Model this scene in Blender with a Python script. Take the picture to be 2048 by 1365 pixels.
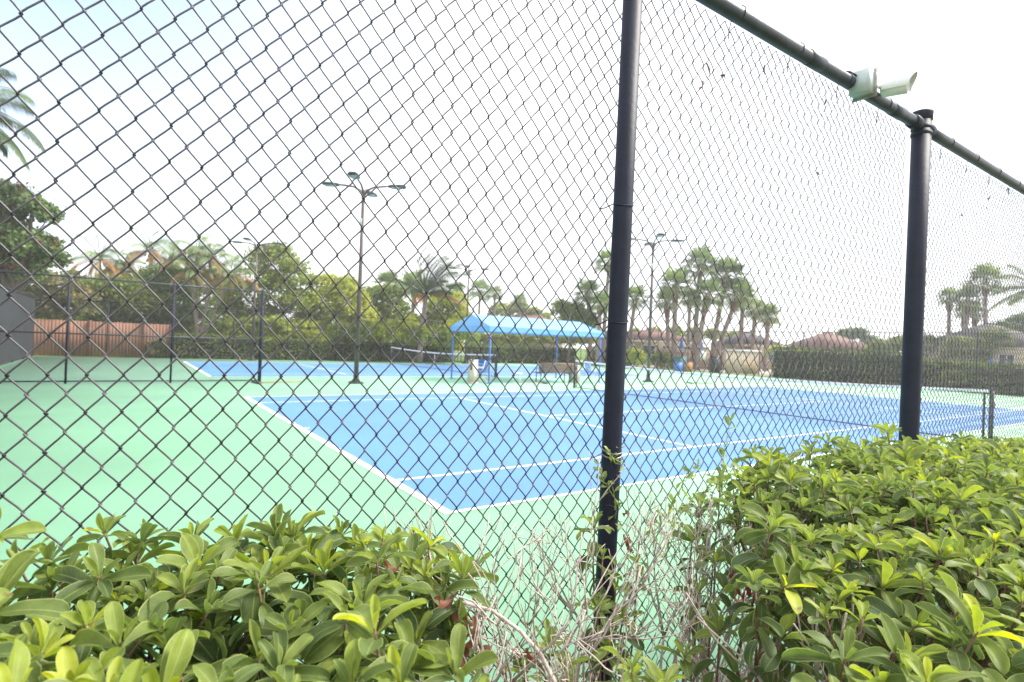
import bpy, math, random
import numpy as np
from mathutils import Vector, Matrix
R = math.radians
random.seed(7); rng = np.random.default_rng(11)
sc = bpy.context.scene
for o in list(bpy.data.objects): bpy.data.objects.remove(o)
C = sc.collection

# ------------------------------------------------------------------ camera
CAM = np.array([-2.5884, -4.7551, 1.6566])
YAW, PITCH, ROLL, F = R(55.46), R(0.218), R(2.275), 1124.1
fw = np.array([math.cos(YAW)*math.cos(PITCH), math.sin(YAW)*math.cos(PITCH), math.sin(PITCH)])
rt = np.array([math.sin(YAW), -math.cos(YAW), 0.0]); up = np.cross(rt, fw)
r2 = rt*math.cos(ROLL) + up*math.sin(ROLL); u2 = -rt*math.sin(ROLL) + up*math.cos(ROLL)
cam_d = bpy.data.cameras.new('camera'); cam = bpy.data.objects.new('camera', cam_d); C.objects.link(cam)
M = Matrix.Identity(4)
for i in range(3):
    M[i][0] = r2[i]; M[i][1] = u2[i]; M[i][2] = -fw[i]; M[i][3] = CAM[i]
cam.matrix_world = M
cam_d.sensor_width = 36; cam_d.lens = F/2048*36; cam_d.clip_start = 0.05; cam_d.clip_end = 3000
cam_d.dof.use_dof = True; cam_d.dof.focus_distance = 1.45; cam_d.dof.aperture_fstop = 5.0
sc.camera = cam

# ------------------------------------------------------------------ sky and sun
SUN_EL, SUN_AZ = R(50), R(-22)          # azimuth measured from +X towards +Y
w = bpy.data.worlds.new("World"); sc.world = w; w.use_nodes = True
nt = w.node_tree; nt.nodes.clear()
N = nt.nodes.new; L = nt.links.new
out = N('ShaderNodeOutputWorld'); bg = N('ShaderNodeBackground'); bg.inputs[1].default_value = 0.12
sky = N('ShaderNodeTexSky'); sky.sky_type = 'NISHITA'; sky.sun_disc = False
sky.sun_elevation = SUN_EL; sky.sun_rotation = R(90) - SUN_AZ
sky.air_density = 1.0; sky.dust_density = 1.0; sky.ozone_density = 1.5
tc = N('ShaderNodeTexCoord'); mp = N('ShaderNodeMapping'); mp.inputs['Scale'].default_value = (1, 1, 2.6)
nz = N('ShaderNodeTexNoise'); nz.inputs['Scale'].default_value = 1.7; nz.inputs['Detail'].default_value = 7; nz.inputs['Roughness'].default_value = 0.55
cr = N('ShaderNodeValToRGB'); cr.color_ramp.elements[0].position = 0.36; cr.color_ramp.elements[1].position = 0.66
cr.color_ramp.elements[0].color = (0.80,)*3+(1,); cr.color_ramp.elements[1].color = (0.95,)*3+(1,)
mx = N('ShaderNodeMix'); mx.data_type = 'RGBA'
mx.inputs['B'].default_value = (5.3, 5.32, 5.5, 1)
L(tc.outputs['Generated'], mp.inputs[0]); L(mp.outputs[0], nz.inputs[0]); L(nz.outputs[0], cr.inputs[0])
vd = N('ShaderNodeVectorMath'); vd.operation = 'DOT_PRODUCT'; vd.inputs[1].default_value = (-.12, .85, .50)
L(tc.outputs['Generated'], vd.inputs[0]); mr = N('ShaderNodeMapRange'); mr.inputs[1].default_value = .84; mr.inputs[2].default_value = .99; mr.inputs[3].default_value = 1.0; mr.inputs[4].default_value = 0.17
L(vd.outputs['Value'], mr.inputs[0]); mu = N('ShaderNodeMath'); mu.operation = 'MULTIPLY'; L(cr.outputs[0], mu.inputs[0]); L(mr.outputs[0], mu.inputs[1])
L(mu.outputs[0], mx.inputs['Factor']); L(sky.outputs[0], mx.inputs['A']); L(mx.outputs['Result'], bg.inputs[0]); L(bg.outputs[0], out.inputs[0])
sd = bpy.data.lights.new('sun', 'SUN'); sd.energy = 2.7; sd.angle = R(20); sd.color = (1, 0.95, 0.86)
so = bpy.data.objects.new('sun', sd); C.objects.link(so)
sv = Vector((math.cos(SUN_EL)*math.cos(SUN_AZ), math.cos(SUN_EL)*math.sin(SUN_AZ), math.sin(SUN_EL)))
so.rotation_euler = sv.to_track_quat('Z', 'Y').to_euler(); so.location = (0, 0, 30)
sc.view_settings.view_transform = 'Standard'; sc.view_settings.look = 'None'
sc.view_settings.exposure = 1.6; sc.view_settings.gamma = 1
sc.cycles.max_bounces = 6; sc.cycles.transparent_max_bounces = 16

# ------------------------------------------------------------------ materials
def mat(name, col, rough=0.7, var=0.15, scale=8.0, spec=0.5, metal=0.0, trans=0.0, bump=0.0, tone=None, bscale=None):
    """procedural: colour with noise variation; tone = list of (pos, colour) driven by the mesh's 'tone' attribute"""
    m = bpy.data.materials.new(name); m.use_nodes = True
    t = m.node_tree; n = t.nodes; l = t.links
    b = n['Principled BSDF']; o = n['Material Output']
    g = n.new('ShaderNodeTexCoord'); z = n.new('ShaderNodeTexNoise'); z.inputs['Scale'].default_value = scale; z.inputs['Detail'].default_value = 5
    l.new(g.outputs['Object'], z.inputs[0])
    rp = n.new('ShaderNodeMapRange'); rp.inputs[1].default_value = 0.3; rp.inputs[2].default_value = 0.7
    rp.inputs[3].default_value = 1-var; rp.inputs[4].default_value = 1+var; l.new(z.outputs[0], rp.inputs[0])
    ml = n.new('ShaderNodeVectorMath'); ml.operation = 'SCALE'
    if tone:
        a = n.new('ShaderNodeAttribute'); a.attribute_name = 'tone'
        cr = n.new('ShaderNodeValToRGB'); e = cr.color_ramp.elements
        while len(e) < len(tone): e.new(0.5)
        for i, (p, c) in enumerate(tone): e[i].position = p; e[i].color = (*c, 1)
        l.new(a.outputs['Fac'], cr.inputs[0]); l.new(cr.outputs[0], ml.inputs[0])
    else: ml.inputs[0].default_value = col
    l.new(rp.outputs[0], ml.inputs['Scale'])
    l.new(ml.outputs[0], b.inputs['Base Color'])
    b.inputs['Roughness'].default_value = rough; b.inputs['Specular IOR Level'].default_value = spec; b.inputs['Metallic'].default_value = metal
    if bump:
        z2 = n.new('ShaderNodeTexNoise'); z2.inputs['Scale'].default_value = bscale or scale*6; z2.inputs['Detail'].default_value = 4
        l.new(g.outputs['Object'], z2.inputs[0])
        bp = n.new('ShaderNodeBump'); bp.inputs['Strength'].default_value = bump; bp.inputs['Distance'].default_value = 0.01
        l.new(z2.outputs[0], bp.inputs['Height']); l.new(bp.outputs[0], b.inputs['Normal'])
    if trans:
        tr = n.new('ShaderNodeBsdfTranslucent'); ms = n.new('ShaderNodeMixShader'); ms.inputs[0].default_value = trans
        hs = n.new('ShaderNodeHueSaturation'); hs.inputs['Value'].default_value = 1.5; hs.inputs['Saturation'].default_value = 1.1
        l.new(ml.outputs[0], hs.inputs['Color']); l.new(hs.outputs[0], tr.inputs[0])
        l.new(b.outputs[0], ms.inputs[1]); l.new(tr.outputs[0], ms.inputs[2]); l.new(ms.outputs[0], o.inputs[0])
    return m

def leaf_mat(name, stops, vein=0.35, edge=0.6, trans=0.38, rough=0.5):
    """broad leaf: tone ramp, pale midrib, side veins and pale rim from the per-leaf coordinates 'luv'; paler underside"""
    m = bpy.data.materials.new(name); m.use_nodes = True
    t = m.node_tree; n = t.nodes; l = t.links; b = n['Principled BSDF']; o = n['Material Output']
    def math_(op, a, c=None):
        x = n.new('ShaderNodeMath'); x.operation = op
        for i, v in enumerate((a, c)):
            if v is None: continue
            if isinstance(v, (int, float)): x.inputs[i].default_value = v
            else: l.new(v, x.inputs[i])
        return x.outputs[0]
    a = n.new('ShaderNodeAttribute'); a.attribute_name = 'tone'
    cr = n.new('ShaderNodeValToRGB'); e = cr.color_ramp.elements
    while len(e) < len(stops): e.new(0.5)
    for i, (p, c) in enumerate(stops): e[i].position = p; e[i].color = (*c, 1)
    l.new(a.outputs['Fac'], cr.inputs[0])
    uv = n.new('ShaderNodeAttribute'); uv.attribute_name = 'luv'
    sp = n.new('ShaderNodeSeparateXYZ'); l.new(uv.outputs['Vector'], sp.inputs[0])
    ax = math_('ABSOLUTE', sp.outputs[0])                                  # 0 midrib .. 1 edge
    mid = math_('MULTIPLY', math_('LESS_THAN', ax, 0.055), vein)
    sv_ = math_('SUBTRACT', math_('MULTIPLY', sp.outputs[1], 9.0), math_('MULTIPLY', ax, 2.2))
    side = math_('MULTIPLY', math_('LESS_THAN', math_('FRACT', sv_), 0.09), vein*0.28)
    rim = math_('MULTIPLY', math_('GREATER_THAN', ax, 0.93), edge)
    f = math_('MAXIMUM', math_('MAXIMUM', mid, side), rim)
    geo = n.new('ShaderNodeNewGeometry')
    tcn = n.new('ShaderNodeTexCoord'); nz = n.new('ShaderNodeTexNoise'); nz.inputs['Scale'].default_value = 45; nz.inputs['Detail'].default_value = 4
    l.new(tcn.outputs['Object'], nz.inputs[0])
    vr = n.new('ShaderNodeMapRange'); vr.inputs[1].default_value = .3; vr.inputs[2].default_value = .7; vr.inputs[3].default_value = .82; vr.inputs[4].default_value = 1.18
    l.new(nz.outputs[0], vr.inputs[0])
    vs = n.new('ShaderNodeVectorMath'); vs.operation = 'SCALE'; l.new(cr.outputs[0], vs.inputs[0]); l.new(vr.outputs[0], vs.inputs['Scale'])
    m1 = n.new('ShaderNodeMix'); m1.data_type = 'RGBA'; m1.inputs['B'].default_value = (0.42, 0.48, 0.16, 1)
    l.new(f, m1.inputs['Factor']); l.new(vs.outputs[0], m1.inputs['A'])
    m2 = n.new('ShaderNodeMix'); m2.data_type = 'RGBA'; m2.inputs['B'].default_value = (0.22, 0.27, 0.13, 1)
    l.new(math_('MULTIPLY', geo.outputs['Backfacing'], 0.45), m2.inputs['Factor']); l.new(m1.outputs['Result'], m2.inputs['A'])
    n3 = n.new('ShaderNodeTexNoise'); n3.inputs['Scale'].default_value = 34; n3.inputs['Detail'].default_value = 6; l.new(tcn.outputs['Object'], n3.inputs[0])
    m3 = n.new('ShaderNodeMix'); m3.data_type = 'RGBA'; m3.inputs['B'].default_value = (0.16, 0.10, 0.04, 1)
    l.new(math_('MULTIPLY', math_('GREATER_THAN', math_('ADD', n3.outputs[0], math_('MULTIPLY', ax, .06)), 0.725), 0.8), m3.inputs['Factor']); l.new(m2.outputs['Result'], m3.inputs['A'])
    l.new(m3.outputs['Result'], b.inputs['Base Color'])
    b.inputs['Roughness'].default_value = rough; b.inputs['Specular IOR Level'].default_value = 0.28
    bp = n.new('ShaderNodeBump'); bp.inputs['Strength'].default_value = 0.35; bp.inputs['Distance'].default_value = 0.002
    hh = math_('ADD', math_('MULTIPLY', side, -4.0), math_('MULTIPLY', nz.outputs[0], 0.6)); l.new(hh, bp.inputs['Height']); l.new(bp.outputs[0], b.inputs['Normal'])
    tr = n.new('ShaderNodeBsdfTranslucent'); ms = n.new('ShaderNodeMixShader'); ms.inputs[0].default_value = trans
    hs = n.new('ShaderNodeHueSaturation'); hs.inputs['Value'].default_value = 1.7; hs.inputs['Saturation'].default_value = 1.15
    l.new(m1.outputs['Result'], hs.inputs['Color']); l.new(hs.outputs[0], tr.inputs[0])
    l.new(b.outputs[0], ms.inputs[1]); l.new(tr.outputs[0], ms.inputs[2]); l.new(ms.outputs[0], o.inputs[0])
    return m

MT = {}
MT['green'] = mat('green_court_paint', (0.265, 0.535, 0.335), 0.62, 0.10, 0.4, bump=0.15, bscale=180)
MT['blue'] = mat('blue_court_paint', (0.072, 0.198, 0.445), 0.6, 0.10, 0.35, bump=0.15, bscale=180)
MT['line'] = mat('white_line_paint', (0.80, 0.79, 0.78), 0.6, 0.06, 6)
MT['grass'] = mat('lawn_grass', (0.10, 0.17, 0.03), 0.9, 0.35, 0.7, bump=0.6, bscale=30)
MT['mulch'] = mat('mulch_soil', (0.10, 0.065, 0.045), 0.95, 0.45, 14, bump=0.9, bscale=60)
MT['deck'] = mat('pale_concrete', (0.38, 0.34, 0.28), 0.9, 0.12, 1.5)
MT['vinyl'] = mat('black_vinyl_coated_steel', (0.014, 0.017, 0.032), 0.58, 0.22, 14, spec=0.25, bump=0.12, bscale=60)
MT['wire'] = mat('dark_vinyl_wire', (0.055, 0.048, 0.055), 0.4, 0.35, 12, spec=0.6)
MT['rail'] = mat('dark_rail_paint', (0.020, 0.026, 0.040), 0.45, 0.5, 14, spec=0.55, bump=0.1)
MT['farwire'] = mat('far_fence_steel', (0.025, 0.028, 0.03), 0.6, 0.2, 3)
MT['tie'] = mat('aluminium_tie', (0.30, 0.29, 0.28), 0.4, 0.2, 40, metal=0.6)
MT['pole'] = mat('bronze_pole_paint', (0.075, 0.052, 0.045), 0.45, 0.15, 5)
MT['lens'] = mat('lamp_glass', (0.33, 0.40, 0.43), 0.3, 0.05, 5)
MT['canvas'] = mat('blue_canvas', (0.15, 0.39, 0.74), 0.4, 0.06, 2.5, spec=1.0, trans=0.12, bump=0.2, bscale=6)
MT['bluepaint'] = mat('blue_pole_paint', (0.05, 0.17, 0.55), 0.45, 0.08, 6)
MT['bench'] = mat('brown_bench_boards', (0.20, 0.115, 0.085), 0.7, 0.2, 9)
MT['dark'] = mat('dark_metal', (0.03, 0.03, 0.032), 0.5, 0.2, 8)
MT['white'] = mat('white_plastic', (0.74, 0.74, 0.72), 0.45, 0.05, 12)
MT['camwhite'] = mat('white_camera_housing', (0.72, 0.73, 0.72), 0.35, 0.05, 30)
MT['boxgreen'] = mat('pale_junction_box', (0.44, 0.51, 0.50), 0.5, 0.12, 20)
MT['beige'] = mat('beige_plastic', (0.47, 0.43, 0.37), 0.6, 0.08, 6)
MT['net'] = mat('black_netting', (0.02, 0.02, 0.022), 0.8, 0.1, 4)
MT['wood'] = mat('stained_cedar_boards', (0.245, 0.125, 0.082), 0.85, 0.4, 0.7, bump=0.3)
MT['screen'] = mat('dark_windscreen_cloth', (0.022, 0.026, 0.031), 0.85, 0.3, 1.2, trans=0.05, bump=0.4, bscale=3)
MT['roof'] = mat('brown_roof_tiles', (0.16, 0.085, 0.068), 0.85, 0.2, 3, bump=0.6, bscale=12)
MT['roofd'] = mat('grey_roof_tiles', (0.085, 0.07, 0.075), 0.85, 0.2, 3, bump=0.6, bscale=12)
MT['stucco'] = mat('tan_stucco', (0.40, 0.30, 0.21), 0.9, 0.08, 3)
MT['cream'] = mat('cream_wall_paint', (0.58, 0.50, 0.38), 0.9, 0.08, 3)
MT['glass'] = mat('dark_window_glass', (0.03, 0.04, 0.05), 0.08, 0.1, 2)
MT['bark'] = mat('grey_bark', (0.16, 0.125, 0.10), 0.9, 0.35, 12, bump=0.8, bscale=40)
MT['palmbark'] = mat('palm_trunk_bark', (0.235, 0.175, 0.145), 0.9, 0.3, 9, bump=0.8, bscale=25)
MT['boot'] = mat('brown_palm_boots', (0.19, 0.095, 0.06), 0.9, 0.35, 14, bump=0.8, bscale=25)
MT['twig'] = mat('bleached_grey_twigs', (0.45, 0.38, 0.335), 0.85, 0.3, 30, bump=0.5, bscale=120)
MT['stem'] = mat('brown_shrub_stems', (0.17, 0.10, 0.065), 0.8, 0.35, 30, bump=0.5, bscale=120)
MT['orange'] = mat('orange_rubber', (0.42, 0.20, 0.07), 0.6, 0.15, 10)
MT['yellow'] = mat('yellow_plastic', (0.62, 0.40, 0.05), 0.6, 0.1, 10)
MT['tan'] = mat('tan_board', (0.45, 0.33, 0.20), 0.8, 0.15, 10)
MT['skyboard'] = mat('pale_blue_board', (0.36, 0.45, 0.52), 0.6, 0.05, 6)
MT['teal'] = mat('teal_bin_plastic', (0.03, 0.12, 0.13), 0.5, 0.1, 6)
G1 = [(0.0, (0.030, 0.050, 0.016)), (0.45, (0.065, 0.105, 0.022)), (1.0, (0.16, 0.20, 0.035))]
MT['fol_dark'] = mat('dark_tree_leaves', None, 0.6, 0.2, 4, trans=0.3, tone=[(0, (0.04, 0.065, 0.025)), (0.6, (0.10, 0.16, 0.045)), (1, (0.18, 0.25, 0.06))])
MT['fol_mid'] = mat('green_tree_leaves', None, 0.6, 0.2, 4, trans=0.35, tone=[(0, (0.08, 0.115, 0.025)), (0.5, (0.18, 0.235, 0.045)), (1, (0.32, 0.36, 0.06))])
MT['fol_lime'] = mat('lime_tree_leaves', None, 0.6, 0.2, 4, trans=0.4, tone=[(0, (0.14, 0.18, 0.03)), (0.5, (0.30, 0.34, 0.05)), (1, (0.46, 0.48, 0.07))])
MT['fol_red'] = mat('red_tree_flowers', None, 0.6, 0.2, 4, trans=0.3, tone=[(0, (0.12, 0.025, 0.025)), (1, (0.24, 0.06, 0.05))])
MT['fol_hedge'] = mat('clipped_hedge_leaves', None, 0.6, 0.2, 4, trans=0.25, tone=[(0, (0.05, 0.075, 0.02)), (0.6, (0.12, 0.165, 0.03)), (1, (0.22, 0.26, 0.045))])
MT['core'] = mat('hedge_core_shade', (0.018, 0.022, 0.012), 0.95, 0.4, 6)  # near-black colour stands in for the shade deep inside the hedges
MT['palm'] = mat('palm_fronds', None, 0.5, 0.15, 3, trans=0.3, tone=[(0, (0.08, 0.12, 0.045)), (0.6, (0.17, 0.235, 0.085)), (1, (0.28, 0.35, 0.12))])
MT['palmor'] = mat('orange_dying_fronds', None, 0.6, 0.2, 3, trans=0.35, tone=[(0, (0.11, 0.14, 0.045)), (0.5, (0.26, 0.21, 0.09)), (1, (0.42, 0.23, 0.10))])
MT['leaf'] = leaf_mat('glossy_hedge_leaf', [(0.0, (0.050, 0.085, 0.030)), (0.3, (0.100, 0.145, 0.040)), (0.62, (0.175, 0.225, 0.050)), (0.85, (0.27, 0.33, 0.05)), (1.0, (0.42, 0.45, 0.055))])
MT['dead'] = mat('dead_red_leaf', (0.17, 0.065, 0.04), 0.7, 0.45, 25, trans=0.3)
MT['vine'] = mat('pale_vine_leaf', None, 0.5, 0.15, 10, trans=0.4, tone=[(0, (0.16, 0.22, 0.07)), (1, (0.36, 0.42, 0.12))])

# ------------------------------------------------------------------ mesh builder
class MB:
    def __init__(s): s.v = []; s.f = []; s.t = []; s.u = []; s.n = 0; s.m = []
    def add(s, V, Fc, tone=None, uv=None, mi=0):
        V = np.asarray(V, float).reshape(-1, 3); k = len(V)
        s.v.append(V)
        for q in (Fc if isinstance(Fc, list) and len(Fc) and isinstance(Fc[0], np.ndarray) and Fc[0].ndim == 2 else [Fc]):
            if isinstance(q, np.ndarray): s.f.append(q + s.n); s.m.append(np.full(len(q), mi))
            else:
                for p in q: s.f.append(np.array([p]) + s.n); s.m.append(np.array([mi]))
        s.t.append(np.full(k, 0.5) if tone is None else np.broadcast_to(tone, (k,)).astype(float))
        s.u.append(np.zeros((k, 3)) if uv is None else uv); s.n += k
    def box(s, c, d, rz=0.0, M3=None, mi=0, taper=1.0):
        V = np.array([[x, y, z] for z in (-.5, .5) for y in (-.5, .5) for x in (-.5, .5)])*np.array(d)
        V[4:, :2] *= taper
        if M3 is not None: V = V @ np.array(M3).T
        elif rz: cz, sz = math.cos(rz), math.sin(rz); V = V @ np.array([[cz, -sz, 0], [sz, cz, 0], [0, 0, 1]]).T
        s.add(V + np.array(c), np.array([[0, 2, 3, 1], [4, 5, 7, 6], [0, 1, 5, 4], [2, 6, 7, 3], [0, 4, 6, 2], [1, 3, 7, 5]]), mi=mi); return s
    def tube(s, P, r, n=8, cap=True, tone=None, mi=0):
        P = np.asarray(P, float); k = len(P); r = np.broadcast_to(r, (k,))
        T = np.gradient(P, axis=0); T /= np.linalg.norm(T, axis=1)[:, None] + 1e-12
        ref = np.array([0, 0, 1.]) if abs(T[0][2]) < 0.9 else np.array([1., 0, 0])
        A = np.cross(T, ref); A /= np.linalg.norm(A, axis=1)[:, None] + 1e-12; B = np.cross(T, A)
        th = np.arange(n)*2*math.pi/n
        V = P[:, None] + r[:, None, None]*(np.cos(th)[None, :, None]*A[:, None] + np.sin(th)[None, :, None]*B[:, None])
        i = np.arange(k-1)[:, None]*n; j = np.arange(n)[None]; j2 = (j+1) % n
        q = np.stack([i+j, i+n+j, i+n+j2, i+j2], -1).reshape(-1, 4)
        s.add(V.reshape(-1, 3), q, tone, mi=mi)
        if cap:
            b = s.n - k*n
            s.f.append(np.array([list(range(b, b+n))])); s.m.append(np.array([mi]))
            s.f.append(np.array([list(range(s.n-1, s.n-n-1, -1))])); s.m.append(np.array([mi]))
        return s
    def lathe(s, prof, c=(0, 0, 0), n=24, axis=None, mi=0):
        """prof: list of (r, h); axis: direction of h"""
        z = np.array([0, 0, 1.]) if axis is None else np.array(axis, float)/np.linalg.norm(axis)
        a = np.cross(z, [0.3, 1, 0.1]); a /= np.linalg.norm(a); b = np.cross(z, a)
        th = np.arange(n)*2*math.pi/n; ring = np.cos(th)[:, None]*a + np.sin(th)[:, None]*b
        V = np.concatenate([np.array(c) + z*h + ring*max(r, 1e-4) for r, h in prof]); k = len(prof)
        i = np.arange(k-1)[:, None]*n; j = np.arange(n)[None]; j2 = (j+1) % n
        s.add(V, np.stack([i+j, i+j2, i+n+j2, i+n+j], -1).reshape(-1, 4), mi=mi); return s
    def poly(s, V, faces, mi=0): s.add(np.array(V, float), [list(f) for f in faces], mi=mi); return s
    def build(s, name, m, parent=None, smooth=False):
        me = bpy.data.meshes.new(name)
        V = np.concatenate(s.v); sizes = np.concatenate([np.full(len(q), q.shape[1]) for q in s.f]); idx = np.concatenate([q.ravel() for q in s.f])
        me.vertices.add(len(V)); me.vertices.foreach_set('co', V.ravel())
        me.loops.add(len(idx)); me.loops.foreach_set('vertex_index', idx.astype(np.int32))
        me.polygons.add(len(sizes)); st = np.concatenate([[0], np.cumsum(sizes)[:-1]])
        me.polygons.foreach_set('loop_start', st.astype(np.int32)); me.polygons.foreach_set('loop_total', sizes.astype(np.int32))
        for x in (m if isinstance(m, (list, tuple)) else [m]): me.materials.append(MT[x] if isinstance(x, str) else x)
        me.polygons.foreach_set('material_index', np.concatenate(s.m).astype(np.int32))
        a = me.attributes.new('tone', 'FLOAT', 'POINT'); a.data.foreach_set('value', np.concatenate(s.t))
        a = me.attributes.new('luv', 'FLOAT_VECTOR', 'POINT'); a.data.foreach_set('vector', np.concatenate(s.u).ravel())
        me.update(calc_edges=True); me.validate()
        if smooth:
            me.polygons.foreach_set('use_smooth', np.ones(len(me.polygons), bool))
        o = bpy.data.objects.new(name, me); C.objects.link(o)
        if parent is not None: o.parent = parent
        return o
def tag(o, label=None, cat=None, group=None, kind=None):
    if label: o['label'] = label
    if cat: o['category'] = cat
    if group: o['group'] = group
    if kind: o['kind'] = kind
    return o
def thing(name, label, cat, loc=(0, 0, 0), rz=0.0, group=None):
    o = bpy.data.objects.new(name, None); C.objects.link(o); o.location = loc; o.rotation_euler = (0, 0, rz); o.empty_display_size = .2
    return tag(o, label, cat, group)
def copy_tree(o, parent=None):
    c = o.copy(); C.objects.link(c)
    if parent is not None: c.parent = parent
    for ch in list(o.children): copy_tree(ch, c)
    return c
def at(px, D, z=0.0):
    """ground plan position at viewing depth D metres in the direction of photo column px"""
    u = (px-1024)/F
    p = CAM[:2] + D*(np.array([math.cos(YAW), math.sin(YAW)]) + u*np.array([math.sin(YAW), -math.cos(YAW)]))
    return np.array([p[0], p[1], z])
def hz(px): return 686.8 + 0.0397*(px-1024)      # photo row of the horizon
def hgt(px, py, D): return CAM[2] + (hz(px)-py)*D/F
def nrm(a): return a/(np.linalg.norm(a, axis=-1, keepdims=True)+1e-12)

# ================================================================== SETTING
def sheet(name, x0, y0, x1, y1, z, m, th=0.0):
    b = MB(); nx = max(1, int((x1-x0)/8)); ny = max(1, int((y1-y0)/8))
    b.poly([(x0, y0, z), (x1, y0, z), (x1, y1, z), (x0, y1, z)], [(0, 1, 2, 3)])
    return tag(b.build(name, m), kind='structure')
sheet('ground', -110, -40, 170, 200, -0.03, 'grass')
sheet('planting_bed', -9, -7.5, 14, -3.36, -0.022, 'mulch')
FY = CAM[1] + 1.305            # plane of the near fence
X0, X1, Y1 = -6.5, 34.0, 33.0
b = MB(); b.box(((X0+X1)/2, (FY+.12+Y1)/2, -0.05), (X1-X0, Y1-FY-.12, 0.1)); tag(b.build('court_pad', 'green'), kind='structure')
YB = 18.4
for nm, y in (('tennis_court', 0.0), ('tennis_court', YB)):
    sheet(nm, 0, y, 23.77, y+10.97, 0.004, 'blue')
    b = MB(); zz = 0.008
    def ln(xa, ya, xb, yb): b.poly([(xa, ya, zz), (xb, ya, zz), (xb, yb, zz), (xa, yb, zz)], [(0, 1, 2, 3)])
    W = 0.06
    ln(-.03, y-.03, 0.07, y+11.0); ln(23.70, y-.03, 23.8, y+11.0)                    # baselines
    for yy in (0, 1.37, 9.60, 10.97): ln(0.0705, y+yy-W/2, 23.6995, y+yy+W/2)
    for xx in (5.485, 18.285): ln(xx-W/2, y+1.4005, xx+W/2, y+9.5695)
    ln(5.5155, y+5.485-W/2, 18.2545, y+5.485+W/2); ln(0.0705, y+5.46, 0.17, y+5.51); ln(23.6, y+5.46, 23.6995, y+5.51)
    tag(b.build('court_lines', 'line'), kind='structure')
# lawn rising behind the far hedge and pool terrace behind the right fence
b = MB(); b.poly([(-6, 34.6, -.01), (60, 34.6, -.01), (60, 46, 1.1), (-6, 46, 1.1), (60, 120, 1.6), (-6, 120, 1.6)], [(0, 1, 2, 3), (3, 2, 4, 5)])
tag(b.build('lawn_bank', 'grass'), kind='structure')
sheet('pool_terrace', 36.5, 8, 62, 33, -0.015, 'deck')

# ================================================================== NEAR CHAIN-LINK FENCE
ZT = CAM[2] + 1.297
FX0, FX1 = CAM[0]-1.1, CAM[0]+8.6
fence = thing('chain_link_fence', 'tall black chain-link fence in the foreground running off to the right', 'fence', (0, 0, 0))
PV, PW = 0.072, 0.058
def weave(x0, x1, zb, zt, y0):
    nh = int((zt-zb)/(PV/2)); rad = 0.00195; ns = 5
    d = 0.0022; e = 0.0022; hv = 0.0028
    cell = []                               # template for the two half cells of one wire, (x in 0..1 * PW/2, y, z)
    for h in range(nh):
        zc = zb + h*PV/2; s = h % 2         # even: left to right in front, odd: right to left behind
        xa, xb = (0, 1) if s == 0 else (1, 0); yy = -d if s == 0 else d
        sgn = -1 if s == 0 else 1
        cell.append((xa*PW/2 + sgn*e, 0.0, zc))
        cell.append((xa*PW/2 - sgn*0.0006, yy*0.8, zc+hv))
        for t in (0.30, 0.70):
            cell.append((xa*PW/2 + (xb-xa)*PW/2*t, yy*(1.25 if 0.2 < t < .8 else 1), zc+hv+(PV/2-2*hv)*t - sgn*0*0.001))
        cell.append((xb*PW/2 + sgn*0.0006, yy*0.8, zc+PV/2-hv))
    P = np.array(cell)
    mb = MB(); nw = int((x1-x0)/(PW/2))
    for i in range(nw):
        Q = P.copy(); xw = x0 + i*PW/2
        if i % 2: Q[:, 0] = PW/2 - Q[:, 0]
        # bends alternate so that neighbouring wires hook through each other
        Q[:, 0] += xw
        Q[:, 0] += 0.0018*np.sin(Q[:, 2]*3.1 + i*0.35) + 0.0007*np.sin(Q[:, 2]*11 + i*1.7)
        Q[:, 1] += y0 + 0.006*np.sin(Q[:, 0]*2.3 + Q[:, 2]*1.7) + 0.0008*np.sin(i*2.9 + Q[:, 2]*7)
        Q[:, 2] += 0.0022*math.sin(i*0.21) + 0.0005*np.sin(i*1.3 + Q[:, 2]*9)
        mb.tube(Q, rad, 5 if xw < CAM[0]+3.2 else 4, cap=False)
    return mb
PX1, PX2 = CAM[0]+1.312, CAM[0]+3.59
MESHY = FY + 0.035
weave(FX0, PX2-0.050, 0.05, ZT-0.012, MESHY).build('mesh', 'wire', fence, smooth=True)
weave(PX2+0.050, FX1, 0.05, ZT-0.012, MESHY).build('mesh', 'wire', fence, smooth=True)
lean = lambda z: .011*(z-1.98)                  # the posts stand a little out of plumb
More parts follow.
